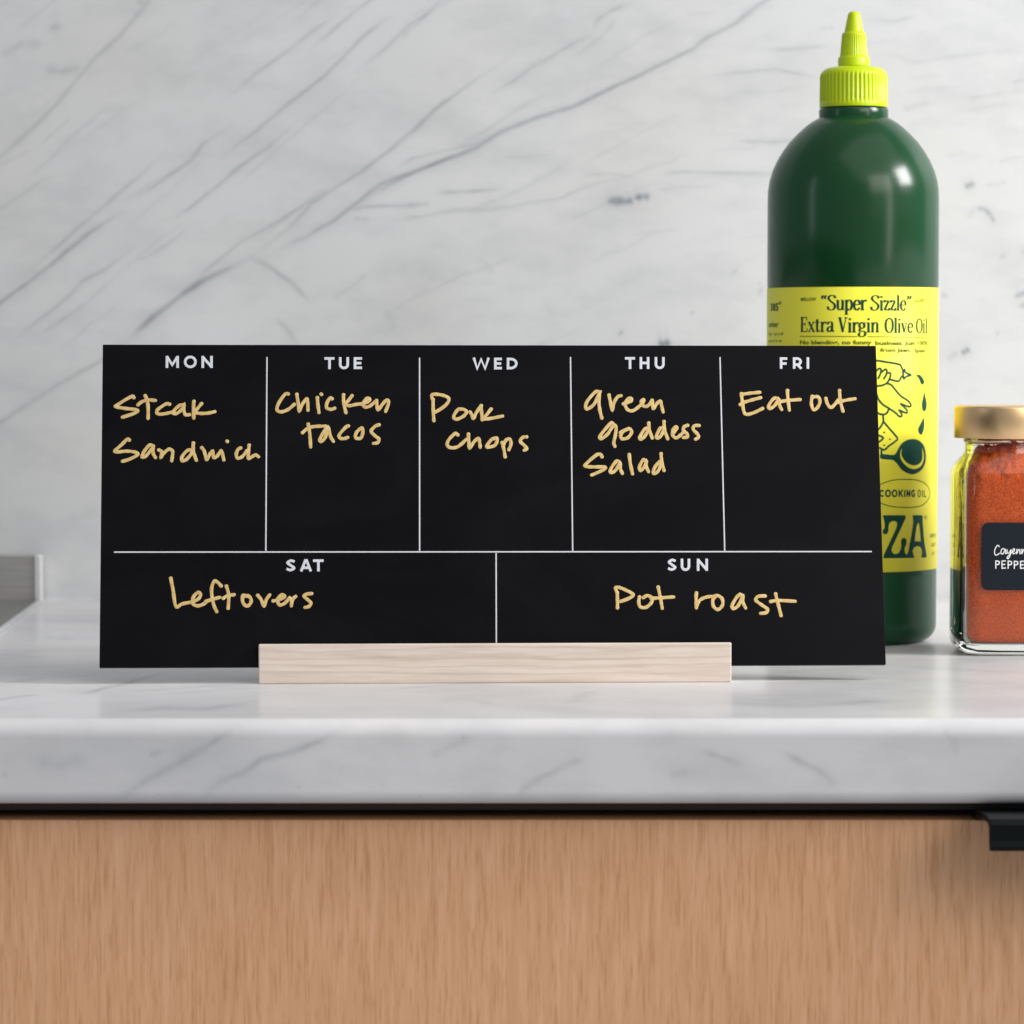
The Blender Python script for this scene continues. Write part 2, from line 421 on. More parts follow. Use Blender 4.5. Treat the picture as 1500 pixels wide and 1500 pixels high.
for k in range(20):
    x = rnd.uniform(850, 1500); y = rnd.uniform(10, 420); ln = rnd.uniform(40, 130)
    wall_px.append(([(x + ln * t, y - ln * t * .12 + rnd.uniform(-2, 2)) for t in (0, .33, .66, 1)], rnd.uniform(1.1, 1.7), rnd.uniform(.08, .18)))
# veins that run on past the picture, so the slab goes on sideways
for k in range(26):
    x = rnd.choice((-rnd.uniform(60, 900), rnd.uniform(1560, 2500))); y = rnd.uniform(-500, 850); ln = rnd.uniform(120, 500)
    sl = rnd.uniform(.5, .9) if x < 0 else rnd.uniform(.0, .35)
    wall_px.append(([(x + ln * t, y - ln * t * sl + rnd.uniform(-8, 8)) for t in (0, .25, .5, .75, 1)], rnd.uniform(1.6, 2.8), rnd.uniform(.2, .5)))
def wall_uv(px, py):
    p = at_y(px, py, YW); return (p[0], p[2])
wall_veins = [([wall_uv(*q) for q in pts], w / PXW * 1.05, s) for pts, w, s in wall_px]
XS = axis(-28, 28, 0.075, -95, 95, 0.6)
ZS = axis(-0.3, 31, 0.075, -3.3, 62, 0.6)
PR = [(YW, z, z) for z in ZS[::-1]]
wall = grid_obj('backsplash_wall', XS, PR, M_wall, wall_veins, 3, 0.10)
tag(wall, 'white marble backsplash with grey diagonal veins behind the counter', kind='structure')

# countertop: one polished slab with eased edges
YF = 119.55
def top_s(y): return YF - y            # negative: back over the top
prof = []
RT, RB, TH = 0.62, 0.45, 3.0
for y in list(np.arange(YW, 150, -0.35)) + list(np.arange(150, YF + RT, -0.16)): prof.append((y, 0.0))
for k in range(0, 13):
    t = k / 12 * PI / 2; prof.append((YF + RT - RT * math.sin(t), -RT + RT * math.cos(t)))
for z in np.arange(-RT - 0.08, -TH + RB, -0.08): prof.append((YF, z))
for k in range(0, 9):
    t = k / 8 * PI / 2; prof.append((YF + RB - RB * math.cos(t), -TH + RB - RB * math.sin(t)))
for y in np.arange(YF + RB + 0.3, YF + 4, 0.5): prof.append((y, -TH))
prof.append((YW, -TH))
s = 0; PR = []
for i, (y, z) in enumerate(prof):
    if i: s += math.hypot(y - prof[i - 1][0], z - prof[i - 1][1])
    PR.append((y, z, s))
S_EDGE = YW - (YF + RT)
def top_uv(px, py):
    p = at_z(px, py, 0); return (p[0], YW - p[1])
def face_uv(px, py):
    p = at_y(px, py, YF); return (p[0], S_EDGE + RT * PI / 2 + (-RT - p[2]))
ct_veins = []
def tv(sc, w, s, *pts): ct_veins.append(([top_uv(*q) for q in crop(*sc, pts)], w, s))
def fv(sc, w, s, *pts): ct_veins.append(([face_uv(*q) for q in crop(*sc, pts)], w, s))
a = (0, 750, 3.75)
tv(a, .22, .42, (-80, 1045), (0, 1030), (150, 1008), (220, 1000)); tv(a, .22, .55, (420, 1012), (520, 985), (600, 962), (700, 942), (820, 908), (950, 875))
tv(a, .3, .35, (50, 938), (150, 925), (250, 905)); tv(a, .35, .35, (-40, 780), (100, 788), (280, 800)); tv(a, .3, .3, (230, 692), (330, 692), (440, 706))
tv(a, .5, .3, (640, 1105), (900, 1075), (1100, 1085), (1400, 1040)); tv(a, .3, .2, (850, 905), (1150, 895), (1400, 900))
a = (1100, 650, 3.75)
tv(a, .4, .25, (200, 1300), (450, 1308), (700, 1290)); tv(a, .6, .25, (-300, 1420), (300, 1440), (900, 1400)); tv(a, .5, .2, (800, 1220), (1500, 1260))
a = (700, 790, 2.419)
tv(a, .3, .32, (330, 585), (360, 555), (400, 535)); tv(a, .3, .25, (0, 570), (60, 590)); tv(a, .4, .2, (900, 560), (1200, 590), (1500, 570))
a = (0, 1000, 2.0)
fv(a, .11, .42, (330, 350), (420, 292), (520, 240), (600, 190), (640, 165), (700, 130)); fv(a, .10, .45, (570, 365), (650, 288), (720, 255), (760, 222), (820, 208), (880, 190), (940, 165), (1010, 120))
fv(a, .2, .22, (100, 220), (180, 240), (260, 215)); fv(a, .08, .3, (440, 215), (480, 200)); fv(a, .07, .4, (10, 262), (22, 258))
for q in ((995, 252), (790, 305), (460, 330), (1360, 165), (1230, 330), (870, 300), (470, 205), (1120, 290)): fv(a, .05, .4, q, (q[0] + 4, q[1] + 2))
a = (1000, 1000, 3.0)
fv(a, .09, .3, (60, 290), (150, 310), (200, 330), (260, 352)); fv(a, .10, .38, (420, 295), (520, 350), (600, 392), (690, 475)); fv(a, .10, .3, (-60, 400), (30, 385)); fv(a, .1, .2, (1150, 200), (1210, 260), (1215, 330))
a = (0, 0, 1.0)
fv(a, .10, .3, (755, 1168), (790, 1142), (830, 1122), (865, 1108)); fv(a, .12, .2, (620, 1110), (700, 1080))
for k in range(30):
    x = rnd.choice((rnd.uniform(-70, -25), rnd.uniform(25, 70), rnd.uniform(-20, 20))); y0 = rnd.uniform(0, 50); ln = rnd.uniform(3, 14)
    ct_veins.append(([(x + ln * t, y0 - ln * t * .7 + rnd.uniform(-.3, .3)) for t in (0, .33, .66, 1)], .25, rnd.uniform(.12, .3)))
XS = axis(-24, 24, 0.085, -95, 95, 0.8)
top = grid_obj('countertop', XS, PR, M_top, ct_veins, 8, 0.13)
tag(top, 'thick grey white marble countertop with rounded front edge', kind='structure')
# thin sealant bead where slab meets wall
v = []; f = []
for i, x in enumerate((-95, 95)):
    v += [(x, YW - 0.16, 0.003), (x, YW - 0.11, 0.07), (x, YW - 0.003, 0.15)]
f = [(0, 3, 4, 1), (1, 4, 5, 2)]
bead = mesh_obj('sealant_bead', v, f, M_caulk, None, True); tag(bead, 'thin grey sealant line where backsplash meets countertop', kind='structure')

# ------------------------------------------------------------------ stroke lettering (slightly domed strokes of paint or ink)
def catmull(pts, n=6, closed=False):
    P = [np.array(p, float) for p in pts]
    if len(P) < 3 and not closed: return P
    out = []; m = len(P)
    rng = range(m) if closed else range(m - 1)
    for i in rng:
        if closed: p0, p1, p2, p3 = P[i - 1], P[i], P[(i + 1) % m], P[(i + 2) % m]
        else: p0, p1, p2, p3 = P[max(i - 1, 0)], P[i], P[i + 1], P[min(i + 2, m - 1)]
        for k in range(n):
            t = k / n
            out.append(0.5 * ((2 * p1) + (-p0 + p2) * t + (2 * p0 - 5 * p1 + 4 * p2 - p3) * t * t + (-p0 + 3 * p1 - 3 * p2 + p3) * t ** 3))
    if not closed: out.append(P[-1])
    return out
class Ink:
    def __init__(self): self.v = []; self.f = []
    def stroke(self, pts, width, h, mp, cap='round', closed=False, ns=5, nib=None, jit=0.0):
        P = [np.array(p, float) for p in pts]
        Q = [P[0]]
        for p in P[1:]:
            if np.hypot(*(p - Q[-1])) > 1e-5: Q.append(p)
        P = Q; n = len(P)
        if n < 2: P = [P[0], P[0] + np.array([1e-3, 0])]; n = 2
        rings = []
        for i in range(n):
            if closed: a_, b_ = P[i - 1], P[(i + 1) % n]; d0 = P[i] - P[i - 1]; d1 = P[(i + 1) % n] - P[i]
            else:
                d0 = P[i] - P[max(i - 1, 0)]; d1 = P[min(i + 1, n - 1)] - P[i]
                if i == 0: d0 = d1
                if i == n - 1: d1 = d0
            d0 = d0 / (np.hypot(*d0) + 1e-12); d1 = d1 / (np.hypot(*d1) + 1e-12)
            t = d0 + d1; lt = np.hypot(*t); t = d0 if lt < 1e-4 else t / lt
            nn = np.array([-t[1], t[0]])
            ml = 1 / max(0.62, abs(nn @ np.array([-d0[1], d0[0]])))
            w = width * (1 + jit * math.sin(i * 0.9 + P[i][0] * 7) * 0.6 + jit * rnd.uniform(-.4, .4))
            if nib: w = math.hypot(nib[0] * t[1], nib[1] * t[0])
            rings.append((P[i], nn, w / 2 * ml, h, t))
        if cap == 'round' and not closed:
            st = []; en = []
            for ang in (80, 55, 28):
                c, s_ = math.cos(math.radians(ang)), math.sin(math.radians(ang))
                p, nn, w, hh, t = rings[0]; st.append((p - t * w * s_, nn, w * c, hh * c, t))
                p, nn, w, hh, t = rings[-1]; en.append((p + t * w * s_, nn, w * c, hh * c, t))
            rings = st + rings + en[::-1]
        base = len(self.v)
        for p, nn, w, hh, t in rings:
            for k in range(ns):
                ph = PI * k / (ns - 1)
                q = p + nn * w * math.cos(ph)
                self.v.append(mp(q[0], q[1], hh * math.sin(ph)))
        m = len(rings)
        for i in range(m if closed else m - 1):
            j = (i + 1) % m
            for k in range(ns - 1):
                self.f.append((base + i * ns + k, base + j * ns + k, base + j * ns + k + 1, base + i * ns + k + 1))
    def fill(self, loops, n, mp, cut=None):
        """flat filled shape at height n"""
        P3 = [[Vector((p[0], p[1], 0)) for p in lp] for lp in loops]
        flat = [p for lp in P3 for p in lp]
        tris = tessellate_polygon(P3)
        bm = bmesh.new(); vs = [bm.verts.new(p) for p in flat]
        for t in tris:
            try: bm.faces.new([vs[i] for i in t])
            except ValueError: pass
        if cut:
            xs = [p.x for p in flat]; x = math.ceil(min(xs) / cut) * cut
            while x < max(xs):
                bmesh.ops.bisect_plane(bm, geom=bm.verts[:] + bm.edges[:] + bm.faces[:], plane_co=(x, 0, 0), plane_no=(1, 0, 0)); x += cut
        bm.verts.index_update(); base = len(self.v)
        for v_ in bm.verts: self.v.append(mp(v_.co.x, v_.co.y, n))
        for f_ in bm.faces: self.f.append(tuple(base + q.index for q in f_.verts))
        bm.free()
    def text(self, s, x0, x1, ybase, cap, n, mp, bold=0.0):
        """small plain print with Blender's built-in face, fitted between x0 and x1"""
        cu = bpy.data.curves.new('t', 'FONT'); cu.body = s; cu.size = 1; cu.resolution_u = 2; cu.offset = bold
        ob = bpy.data.objects.new('t', cu); COL.objects.link(ob)
        me = bpy.data.meshes.new_from_object(ob.evaluated_get(bpy.context.evaluated_depsgraph_get()))
        co = np.zeros(len(me.vertices) * 3); me.vertices.foreach_get('co', co); co = co.reshape(-1, 3)
        k = (x1 - x0) / (co[:, 0].max() - co[:, 0].min()); mnx = co[:, 0].min(); ky = cap / 0.73
        base = len(self.v)
        for c in co: self.v.append(mp(x0 + (c[0] - mnx) * k, ybase + c[1] * ky, n))
        for p in me.polygons: self.f.append(tuple(base + i for i in p.vertices))
        bpy.data.objects.remove(ob); bpy.data.meshes.remove(me); bpy.data.curves.remove(cu)
    def obj(self, name, mat, parent, label=None, smooth=True):
        o = mesh_obj(name, self.v, self.f, mat, parent, smooth)
        if label: o['label'] = label
        return o

# ------------------------------------------------------------------ menu board
def rotm(yaw, tilt, roll):
    c, s_ = math.cos, math.sin
    Rx = np.array([[1, 0, 0], [0, c(tilt), -s_(tilt)], [0, s_(tilt), c(tilt)]])
    Rz = np.array([[c(yaw), -s_(yaw), 0], [s_(yaw), c(yaw), 0], [0, 0, 1]])
    Ry = np.array([[c(roll), 0, s_(roll)], [0, 1, 0], [-s_(roll), 0, c(roll)]])
    return Rz @ Rx @ Ry
BM = rotm(5.70329355e-02, -2.31008143e-01, 1.68558449e-03)
BO = np.array([-0.6544, 132.75, 0.6474]); BW, BH = 30.740, 12.845
def b_loc(px, py):                       # where a sight line meets the board face -> (x, z) on the board
    d = ray(px, py); nrm = BM[:, 1]; t = ((BO - C0) @ nrm) / (d @ nrm)
    q = BM.T @ (C0 + d * t - BO); return (q[0], q[2])
SC_B = 37.6
board = empty('menu_board', BO)
board.rotation_euler = Matrix(BM.tolist()).to_euler()
tag(board, 'black weekly menu board with gold handwriting leaning in the pale wood stand', 'menu board')
pan = box('board_panel', -BW / 2, BW / 2, 0, 0.30, 0, BH, M_board, board, 0.025)
def mb(x, y, n): return (x, -0.004 - n, y)
def line(p, q, w=1.95):
    k = Ink(); a_, b_ = b_loc(*p), b_loc(*q)
    k.stroke([a_, b_], w / SC_B, 0.004, mb, 'flat'); k.obj('divider_line', M_white, board)
line((391, 523), (389.3, 807)); line((614.5, 524), (614.6, 807)); line((835.6, 523), (838.8, 807)); line((1054.6, 523), (1061.5, 807))
line((167, 808.8), (1277, 808)); line((726.6, 810), (727, 952))
def head(word, boxes, t=3.85, k=None, loc=b_loc, mp=mb, wid=None):
    """bold geometric capitals; boxes: (letter, x0, x1, ytop, ybottom) in photograph pixels"""
    own = k is None; k = k or Ink(); h = t / 2; wid = wid or t / SC_B
    for ch, x0, x1, y0, y1 in boxes:
        cx, cy = (x0 + x1) / 2, (y0 + y1) / 2; S = []
        def ell(xa, xb, ya, yb, a0, a1, n=14):
            return [((xa + xb) / 2 + (xb - xa) / 2 * math.cos(math.radians(a0 + (a1 - a0) * i / n)), (ya + yb) / 2 + (yb - ya) / 2 * math.sin(math.radians(a0 + (a1 - a0) * i / n))) for i in range(n + 1)]
        if ch == 'M': S = [[(x0 + h, y1), (x0 + h, y0)], [(x1 - h, y1), (x1 - h, y0)], [(x0 + h, y0 + .8), (cx, y1 - 4.5), (x1 - h, y0 + .8)]]
        if ch == 'O': S = [ell(x0 + h, x1 - h, y0 + h - .4, y1 - h + .4, 0, 360, 26)]
        if ch == 'N': S = [[(x0 + h, y1), (x0 + h, y0)], [(x1 - h, y1), (x1 - h, y0)], [(x0 + h, y0 + 1.6), (x1 - h, y1 - 1.6)]]
        if ch == 'T': S = [[(x0, y0 + h), (x1, y0 + h)], [(cx, y0 + h), (cx, y1)]]
        if ch == 'U': S = [[(x0 + h, y0), (x0 + h, y1 - 6)] + ell(x0 + h, x1 - h, y1 - 12, y1 - h + .3, 180, 0)[1:-1] + [(x1 - h, y1 - 6), (x1 - h, y0)]]
        if ch == 'E': S = [[(x0 + h, y0), (x0 + h, y1)], [(x0 + h, y0 + h), (x1, y0 + h)], [(x0 + h, cy), (x1 - 1, cy)], [(x0 + h, y1 - h), (x1, y1 - h)]]
        if ch == 'F': S = [[(x0 + h, y0), (x0 + h, y1)], [(x0 + h, y0 + h), (x1, y0 + h)], [(x0 + h, cy + .8), (x1 - 1, cy + .8)]]
        if ch == 'W': S = [[(x0 + h * .8, y0), (x0 + (x1 - x0) * .27, y1 - 1), (cx, y0 + 2.2), (x1 - (x1 - x0) * .27, y1 - 1), (x1 - h * .8, y0)]]
        if ch == 'D': S = [[(x0 + h, y0), (x0 + h, y1)], [(x0 + h, y0 + h)] + ell(x0 - 3, x1 - h, y0 + h, y1 - h, -80, 80)+ [(x0 + h, y1 - h)]]
        if ch == 'H': S = [[(x0 + h, y0), (x0 + h, y1)], [(x1 - h, y0), (x1 - h, y1)], [(x0 + h, cy), (x1 - h, cy)]]
        if ch == 'R': S = [[(x0 + h, y0), (x0 + h, y1)], [(x0 + h, y0 + h)] + ell(x0 + 1, x1 - h - .6, y0 + h, y0 + 10.8, -85, 85) + [(x0 + h, y0 + 10.8)], [(cx - .5, y0 + 10.5), (x1 - h * .7, y1)]]
        if ch == 'C': S = [ell(x0 + h, x1, y0 + h, y1 - h, -48, -312, 18)]
        if ch == 'G': S = [ell(x0 + h, x1, y0 + h, y1 - h, -50, -345, 18)[:-1] + [(x1 - h, y1 - 1.5), (x1 - h, cy + .6), (cx + .4, cy + .6)]]
        if ch == 'K': S = [[(x0 + h, y0), (x0 + h, y1)], [(x0 + h, cy + 1.6), (x1 - h * .6, y0)], [(cx - .4, cy - .2), (x1 - h * .6, y1)]]
        if ch == 'L': S = [[(x0 + h, y0), (x0 + h, y1)], [(x0 + h, y1 - h), (x1, y1 - h)]]
        if ch == 'I': S = [[(cx, y0), (cx, y1)]]
        if ch == 'A': S = [[(x0 + h * .7, y1), (cx - .3, y0)], [(x1 - h * .7, y1), (cx + .3, y0)], [(x0 + 3, y1 - 5.3), (x1 - 3, y1 - 5.3)]]
        if ch == 'S': S = [catmull([(x1 - 1.2, y0 + 3.6), (cx + .3, y0 + h), (x0 + h + .3, y0 + 5), (cx, cy), (x1 - h, y1 - 5), (cx - .3, y1 - h), (x0 + .8, y1 - 3.8)], 5)]
        for st in S:
            k.stroke([loc(*p) for p in st], wid, 0.004, mp, 'flat')
    if not own: return
    o = k.obj('day_heading', M_white, board); o['label'] = 'pale capitals reading ' + word
head('MON', [('M', 242.6, 262, 521.4, 539), ('O', 269.2, 288.2, 521.4, 539), ('N', 295, 311.6, 521.4, 539)])
head('TUE', [('T', 475.2, 490, 523.2, 540.7), ('U', 496.4, 511.2, 523.2, 540.7), ('E', 518, 530.3, 523.2, 540.7)])
head('WED', [('W', 692.4, 717.2, 524, 541.2), ('E', 723.6, 735.2, 524, 541.2), ('D', 742.2, 758.2, 524, 541.2)])
head('THU', [('T', 915.4, 930.2, 523, 540.5), ('H', 936.8, 951.2, 523, 540.5), ('U', 958.8, 973.6, 523, 540.5)])
head('FRI', [('F', 1142.2, 1153.2, 523.4, 540.2), ('R', 1161.3, 1175.2, 523.4, 540.2), ('I', 1181.3, 1185.4, 523.4, 540.2)])
head('SAT', [('S', 419, 432.6, 819.4, 837), ('A', 439.6, 456.6, 819.4, 837), ('T', 458.6, 474, 819.4, 837)])
head('SUN', [('S', 977.8, 990.8, 818.4, 836.2), ('U', 997, 1011, 818.4, 836.2), ('N', 1020.6, 1037, 818.4, 836.2)])

HW = {}
A6 = (150, 560, 6); B6 = (390, 560, 6); C6 = (600, 560, 6); D6 = (840, 560, 6); E6 = (1050, 550, 6); F6 = (230, 830, 6); G5 = (890, 830, 5)
HW['Steak Sandwich'] = (A6, [
 [(275,135),(262,122),(200,155),(125,203),(122,216),(200,230),(290,240),(308,256),(260,280),(175,307)],
 [(375,118),(394,160),(402,240),(401,316)], [(312,198),(345,172),(400,155),(467,160)],
 [(588,193),(560,190),(495,232),(476,262),(500,280),(560,274),(612,262)],
 [(700,200),(680,203),(640,235),(620,272),(660,270),(708,225),(718,195),(714,240),(730,285),(765,284)],
 [(803,168),(800,240),(803,316)], [(870,188),(838,228),(812,255),(840,272),(920,272),(988,258)],
 [(235,508),(218,500),(165,552),(112,598),(125,612),(220,605),(300,618),(305,640),(240,675),(175,695)],
 [(440,560),(412,552),(365,610),(348,655),(380,650),(430,590),(446,560),(445,620),(466,662)],
 [(495,595),(520,610),(515,657),(540,622),(585,588),(616,605),(614,650),(609,690)],
 [(775,596),(745,600),(702,650),(698,688),(735,680),(780,630),(796,590)], [(798,533),(800,610),(826,686)],
 [(872,575),(895,605),(915,678),(942,635),(968,605),(978,660),(1008,648),(1040,605),(1050,615),(1067,683)],
 [(1095,518),(1099,522)],
 [(1213,578),(1190,592),(1176,635),(1190,667),(1230,652),(1272,600)], [(1289,553),(1285,605),(1282,667),(1318,652),(1345,638),(1372,655)]])
HW['Chicken tacos'] = (B6, [
 [(192,103),(165,105),(112,178),(94,240),(130,260),(190,240),(247,193)],
 [(268,106),(280,180),(290,250),(318,190),(355,146),(364,180),(366,246)],
 [(448,135),(454,200),(463,266)], [(482,104),(486,108)],
 [(577,145),(560,138),(532,185),(532,225),(568,238),(600,228)],
 [(678,110),(682,190),(700,266)], [(752,118),(722,160),(695,190),(730,206),(790,194),(845,188),(898,168),(908,145),(882,143),(850,185),(862,216),(905,212),(955,172)],
 [(968,160),(972,200),(984,242),(1020,195),(1058,156),(1075,180),(1049,256)],
 [(368,368),(382,450),(390,570)], [(318,443),(370,402),(440,387),(520,386)],
 [(530,400),(492,458),(470,505),(482,520),(515,490),(538,420),(545,395),(562,470),(590,520)],
 [(720,384),(695,398),(642,460),(648,490),(682,495),(716,484)],
 [(838,405),(800,430),(782,475),(800,495),(835,485),(850,430),(840,402),(822,410)],
 [(990,374),(955,388),(922,430),(955,470),(990,500),(978,530),(942,537)]])
HW['Pork chops'] = (C6, [
 [(205,150),(207,240),(213,337)], [(198,145),(196,112),(235,105),(310,120),(346,150),(312,205),(225,264)],
 [(440,235),(415,250),(387,300),(408,325),(468,302),(500,262),(475,238),(430,235)],
 [(530,262),(546,285),(560,318),(585,268),(626,208)], [(628,205),(633,270),(638,330)], [(715,235),(682,278),(650,322),(720,316),(817,297)],
 [(422,462),(400,450),(342,508),(332,558),(375,576),(430,562),(497,503)],
 [(516,455),(520,520),(527,578),(562,528),(602,492),(615,530),(620,572)],
 [(762,490),(722,500),(678,560),(692,570),(745,556),(768,520),(766,492),(740,498)],
 [(812,530),(826,580),(839,655)], [(826,545),(850,505),(882,502),(890,545),(872,593)],
 [(1027,480),(995,484),(972,518),(1008,555),(1030,582),(1005,598)]])
HW['green goddess Salad'] = (D6, [
 [(225,85),(192,85),(125,160),(106,215),(125,234),(182,190),(228,95),(228,100),(224,180),(235,260),(250,316)],
 [(312,112),(326,180),(340,242),(358,175),(388,128),(418,118)],
 [(438,190),(500,168),(510,145),(482,143),(453,190),(475,240),(520,250),(570,218),(615,172),(614,152),(596,168),(608,202),(640,212),(672,190),(692,158),(700,230),(732,188),(763,165),(775,210),(788,262)],
 [(355,375),(330,357),(266,428),(231,478),(245,495),(300,455),(352,378),(374,400),(367,470),(354,530),(365,564)],
 [(480,410),(440,430),(414,470),(430,497),(480,485),(511,438),(492,408),(455,418),(412,442)],
 [(655,405),(625,412),(584,480),(590,500),(622,480),(658,420)], [(661,358),(668,420),(692,492)],
 [(785,400),(760,407),(730,468),(734,490),(765,475),(791,420)], [(795,345),(801,420),(828,497)],
 [(882,440),(907,408),(900,390),(872,425),(874,470),(905,488),(945,460),(975,430)],
 [(1002,378),(972,392),(965,420),(995,450),(1002,478),(965,486)],
 [(1102,380),(1062,382),(1053,415),(1092,458),(1097,485),(1074,500)],
 [(250,655),(235,633),(200,640),(120,708),(104,738),(180,744),(270,744),(275,760),(220,790),(160,815)],
 [(402,700),(375,695),(326,765),(332,795),(372,770),(408,712),(412,760),(430,802)],
 [(490,635),(500,720),(519,805)],
 [(632,690),(610,684),(580,742),(588,775),(625,742),(640,692),(640,740),(660,786)],
 [(757,698),(725,730),(700,785),(715,802),(750,770),(774,700)], [(769,628),(778,710),(796,776)]])
HW['Eat out'] = (E6, [
 [(215,160),(224,230),(238,318),(265,342),(330,325),(402,290)], [(222,166),(290,156),(378,148)], [(205,256),(240,236),(310,215),(386,195)],
 [(535,202),(500,203),(457,262),(465,292),(510,262),(545,212),(550,260),(570,300)],
 [(620,132),(625,210),(637,306)], [(560,230),(620,220),(732,211)],
 [(838,183),(830,240),(845,295),(875,292),(905,240),(897,195),(868,186),(840,196)],
 [(957,202),(975,255),(1005,282),(1040,250),(1068,212)], [(1078,132),(1085,220),(1108,314)], [(1065,236),(1120,220),(1215,204)]])
HW['Leftovers'] = (F6, [
 [(120,102),(140,200),(165,348),(220,328),(300,312)],
 [(300,312),(358,288),(382,250),(360,226),(318,270),(315,325),(360,345),(420,322),(440,300)],
 [(562,170),(532,138),(502,130),(480,190),(485,280),(503,350),(524,395)], [(428,306),(480,290),(552,270)],
 [(609,172),(630,250),(625,366)], [(582,278),(620,256),(677,247)],
 [(787,260),(755,253),(753,310),(785,347),(820,325),(826,285),(797,255),(763,262)],
 [(884,253),(915,290),(940,346),(960,290),(991,248)],
 [(1020,302),(1080,288),(1122,262),(1097,248),(1060,285),(1072,335),(1118,325),(1160,280)],
 [(1165,275),(1182,300),(1180,346)], [(1183,310),(1200,278),(1217,263)],
 [(1357,237),(1310,243),(1293,263),(1330,295),(1352,322),(1335,350),(1300,359)]])
HW['Pot roast'] = (G5, [
 [(70,190),(72,240),(72,302)], [(70,192),(58,158),(80,152),(140,175),(188,207),(150,235),(90,257)],
 [(233,222),(228,262),(240,295),(282,298),(322,262),(322,228),(290,212),(260,228)],
 [(370,150),(385,220),(400,305)], [(318,233),(400,228),(484,222)],
 [(650,193),(648,240),(650,302)], [(652,285),(680,242),(730,222),(778,218)],
 [(800,212),(772,240),(775,290),(810,314),(842,280),(838,235),(805,212),(780,220)],
 [(970,203),(945,225),(912,283),(920,307),(955,288),(985,225),(991,212),(991,260),(1011,304)],
 [(1152,215),(1105,218),(1085,245),(1130,282),(1172,312),(1160,337),(1120,342)],
 [(1230,200),(1250,280),(1270,358)], [(1193,256),(1250,248),(1373,254)]])
for word, (cr, strokes) in HW.items():
    k = Ink()
    for st in strokes:
        pts = catmull([b_loc(*p) for p in crop(*cr, st)], 6)
        k.stroke(pts, 4.9 / SC_B, 0.004, mb, 'round', jit=0.12)
        for e in (pts[0],):
            k.stroke([e, e + np.array([.006, .0])], 5.3 / SC_B, 0.006, mb, 'round')
    o = k.obj('handwriting', M_gold_ink, board, 'gold marker handwriting reading ' + word)

# ------------------------------------------------------------------ pale wood stand
SX0, SX1 = -9.83, 8.56
syaw = 0.040
stand = empty('wooden_stand', (-0.635, 132.5, 0)); stand.rotation_euler = (0, 0, syaw)
tag(stand, 'short pale ash wood bar holding the black menu board upright', 'stand')
hw = 9.215
pf = [(0.0, 0.0), (0.0, 1.545), (0.22, 1.545), (-0.03 + 0.22, 0.60), (0.70, 0.60), (0.95, 1.545), (3.2, 1.545), (3.2, 0.0)]
pf[3] = (0.10, 0.60)
vv = []; ff = []; n = len(pf)
for x in (-hw, hw):
    for y, z in pf: vv.append((x, y, z))
for i in range(n):
    j = (i + 1) % n; ff.append((i, j, n + j, n + i))
lt = [(0, 1, 2, 3), (0, 3, 4, 7), (4, 5, 6, 7)]
for t in lt:
    ff.append(tuple(reversed(t))); ff.append(tuple(n + i for i in t))
so = mesh_obj('slotted_bar', vv, ff, M_ash, stand)
bm = bmesh.new(); bm.from_mesh(so.data)
bmesh.ops.dissolve_limit(bm, angle_limit=0.01, verts=bm.verts, edges=bm.edges)
bmesh.ops.recalc_face_normals(bm, faces=bm.faces); bm.to_mesh(so.data); bm.free()
bevel(so, 0.045, 3)

# ------------------------------------------------------------------ bottle
BX, BY, BR = 15.14, 152.0, 3.79
bottle = empty('oil_bottle', (BX, BY, 0))
tag(bottle, 'tall dark green plastic oil bottle with yellow label and lime squeeze cap', 'bottle')
def lathe(name, prof, mat, parent, seg=96, ribs=None, sharp=40, cx=0, cy=0):
    """prof: (z, r, rib depth)"""
    vv = []; ff = []
    for z, r, rd in prof:
        for k in range(seg):
            a_ = 2 * PI * k / seg
            rr = r
            if ribs and rd: rr = r - rd * (0.5 - 0.5 * math.cos(a_ * ribs)) ** 0.8
            vv.append((cx + rr * math.cos(a_), cy + rr * math.sin(a_), z))
    n = len(prof)
    for i in range(n - 1):
        for k in range(seg):
            j = (k + 1) % seg; ff.append((i * seg + k, i * seg + j, (i + 1) * seg + j, (i + 1) * seg + k))
    ff.append(tuple(range(seg))[::-1]); ff.append(tuple((n - 1) * seg + k for k in range(seg)))
    return mesh_obj(name, vv, ff, mat, parent, True, sharp)
bp = [(0.12, 2.6), (0.02, 2.9), (0.0, 3.02)]
for k in range(1, 10):
    t = k / 9 * PI / 2; bp.append((0.75 - 0.75 * math.cos(t), 3.02 + 0.75 * math.sin(t)))
bp += [(3.0, 3.775), (3.18, 3.775), (3.22, 3.74), (15.66, 3.74), (15.72, 3.79), (19.0, BR)]
bp += [(z, r / 33.05) for z, r in ((19.5, 125.2), (19.96, 124.8), (20.4, 122.6), (20.85, 118.2), (21.3, 111.5), (21.7, 103.6), (22.1, 94), (22.45, 83), (22.75, 72.5), (22.95, 64), (23.08, 57), (23.16, 52))]
bp += [(23.20, 1.52), (23.26, 1.53), (23.50, 1.53), (23.58, 1.50), (23.62, 1.30), (23.85, 1.27)]
body = lathe('bottle_body', [(z, r, 0) for z, r in bp], M_bottle, bottle, 128, sharp=50)
px = 33.05
cap = lathe('cap', [(23.64, 1.38, 0), (23.64, 1.50, 0), (23.67, 1.51, 0), (23.86, 1.505, 0), (23.92, 1.505, 0.055), (25.02, 1.495, 0.055), (25.10, 1.47, 0.0), (25.20, 1.42, 0), (25.30, 1.32, 0), (25.38, 1.17, 0), (25.43, 0.95, 0), (25.455, 0.66, 0)],
            M_cap, bottle, 480, 48, 60)
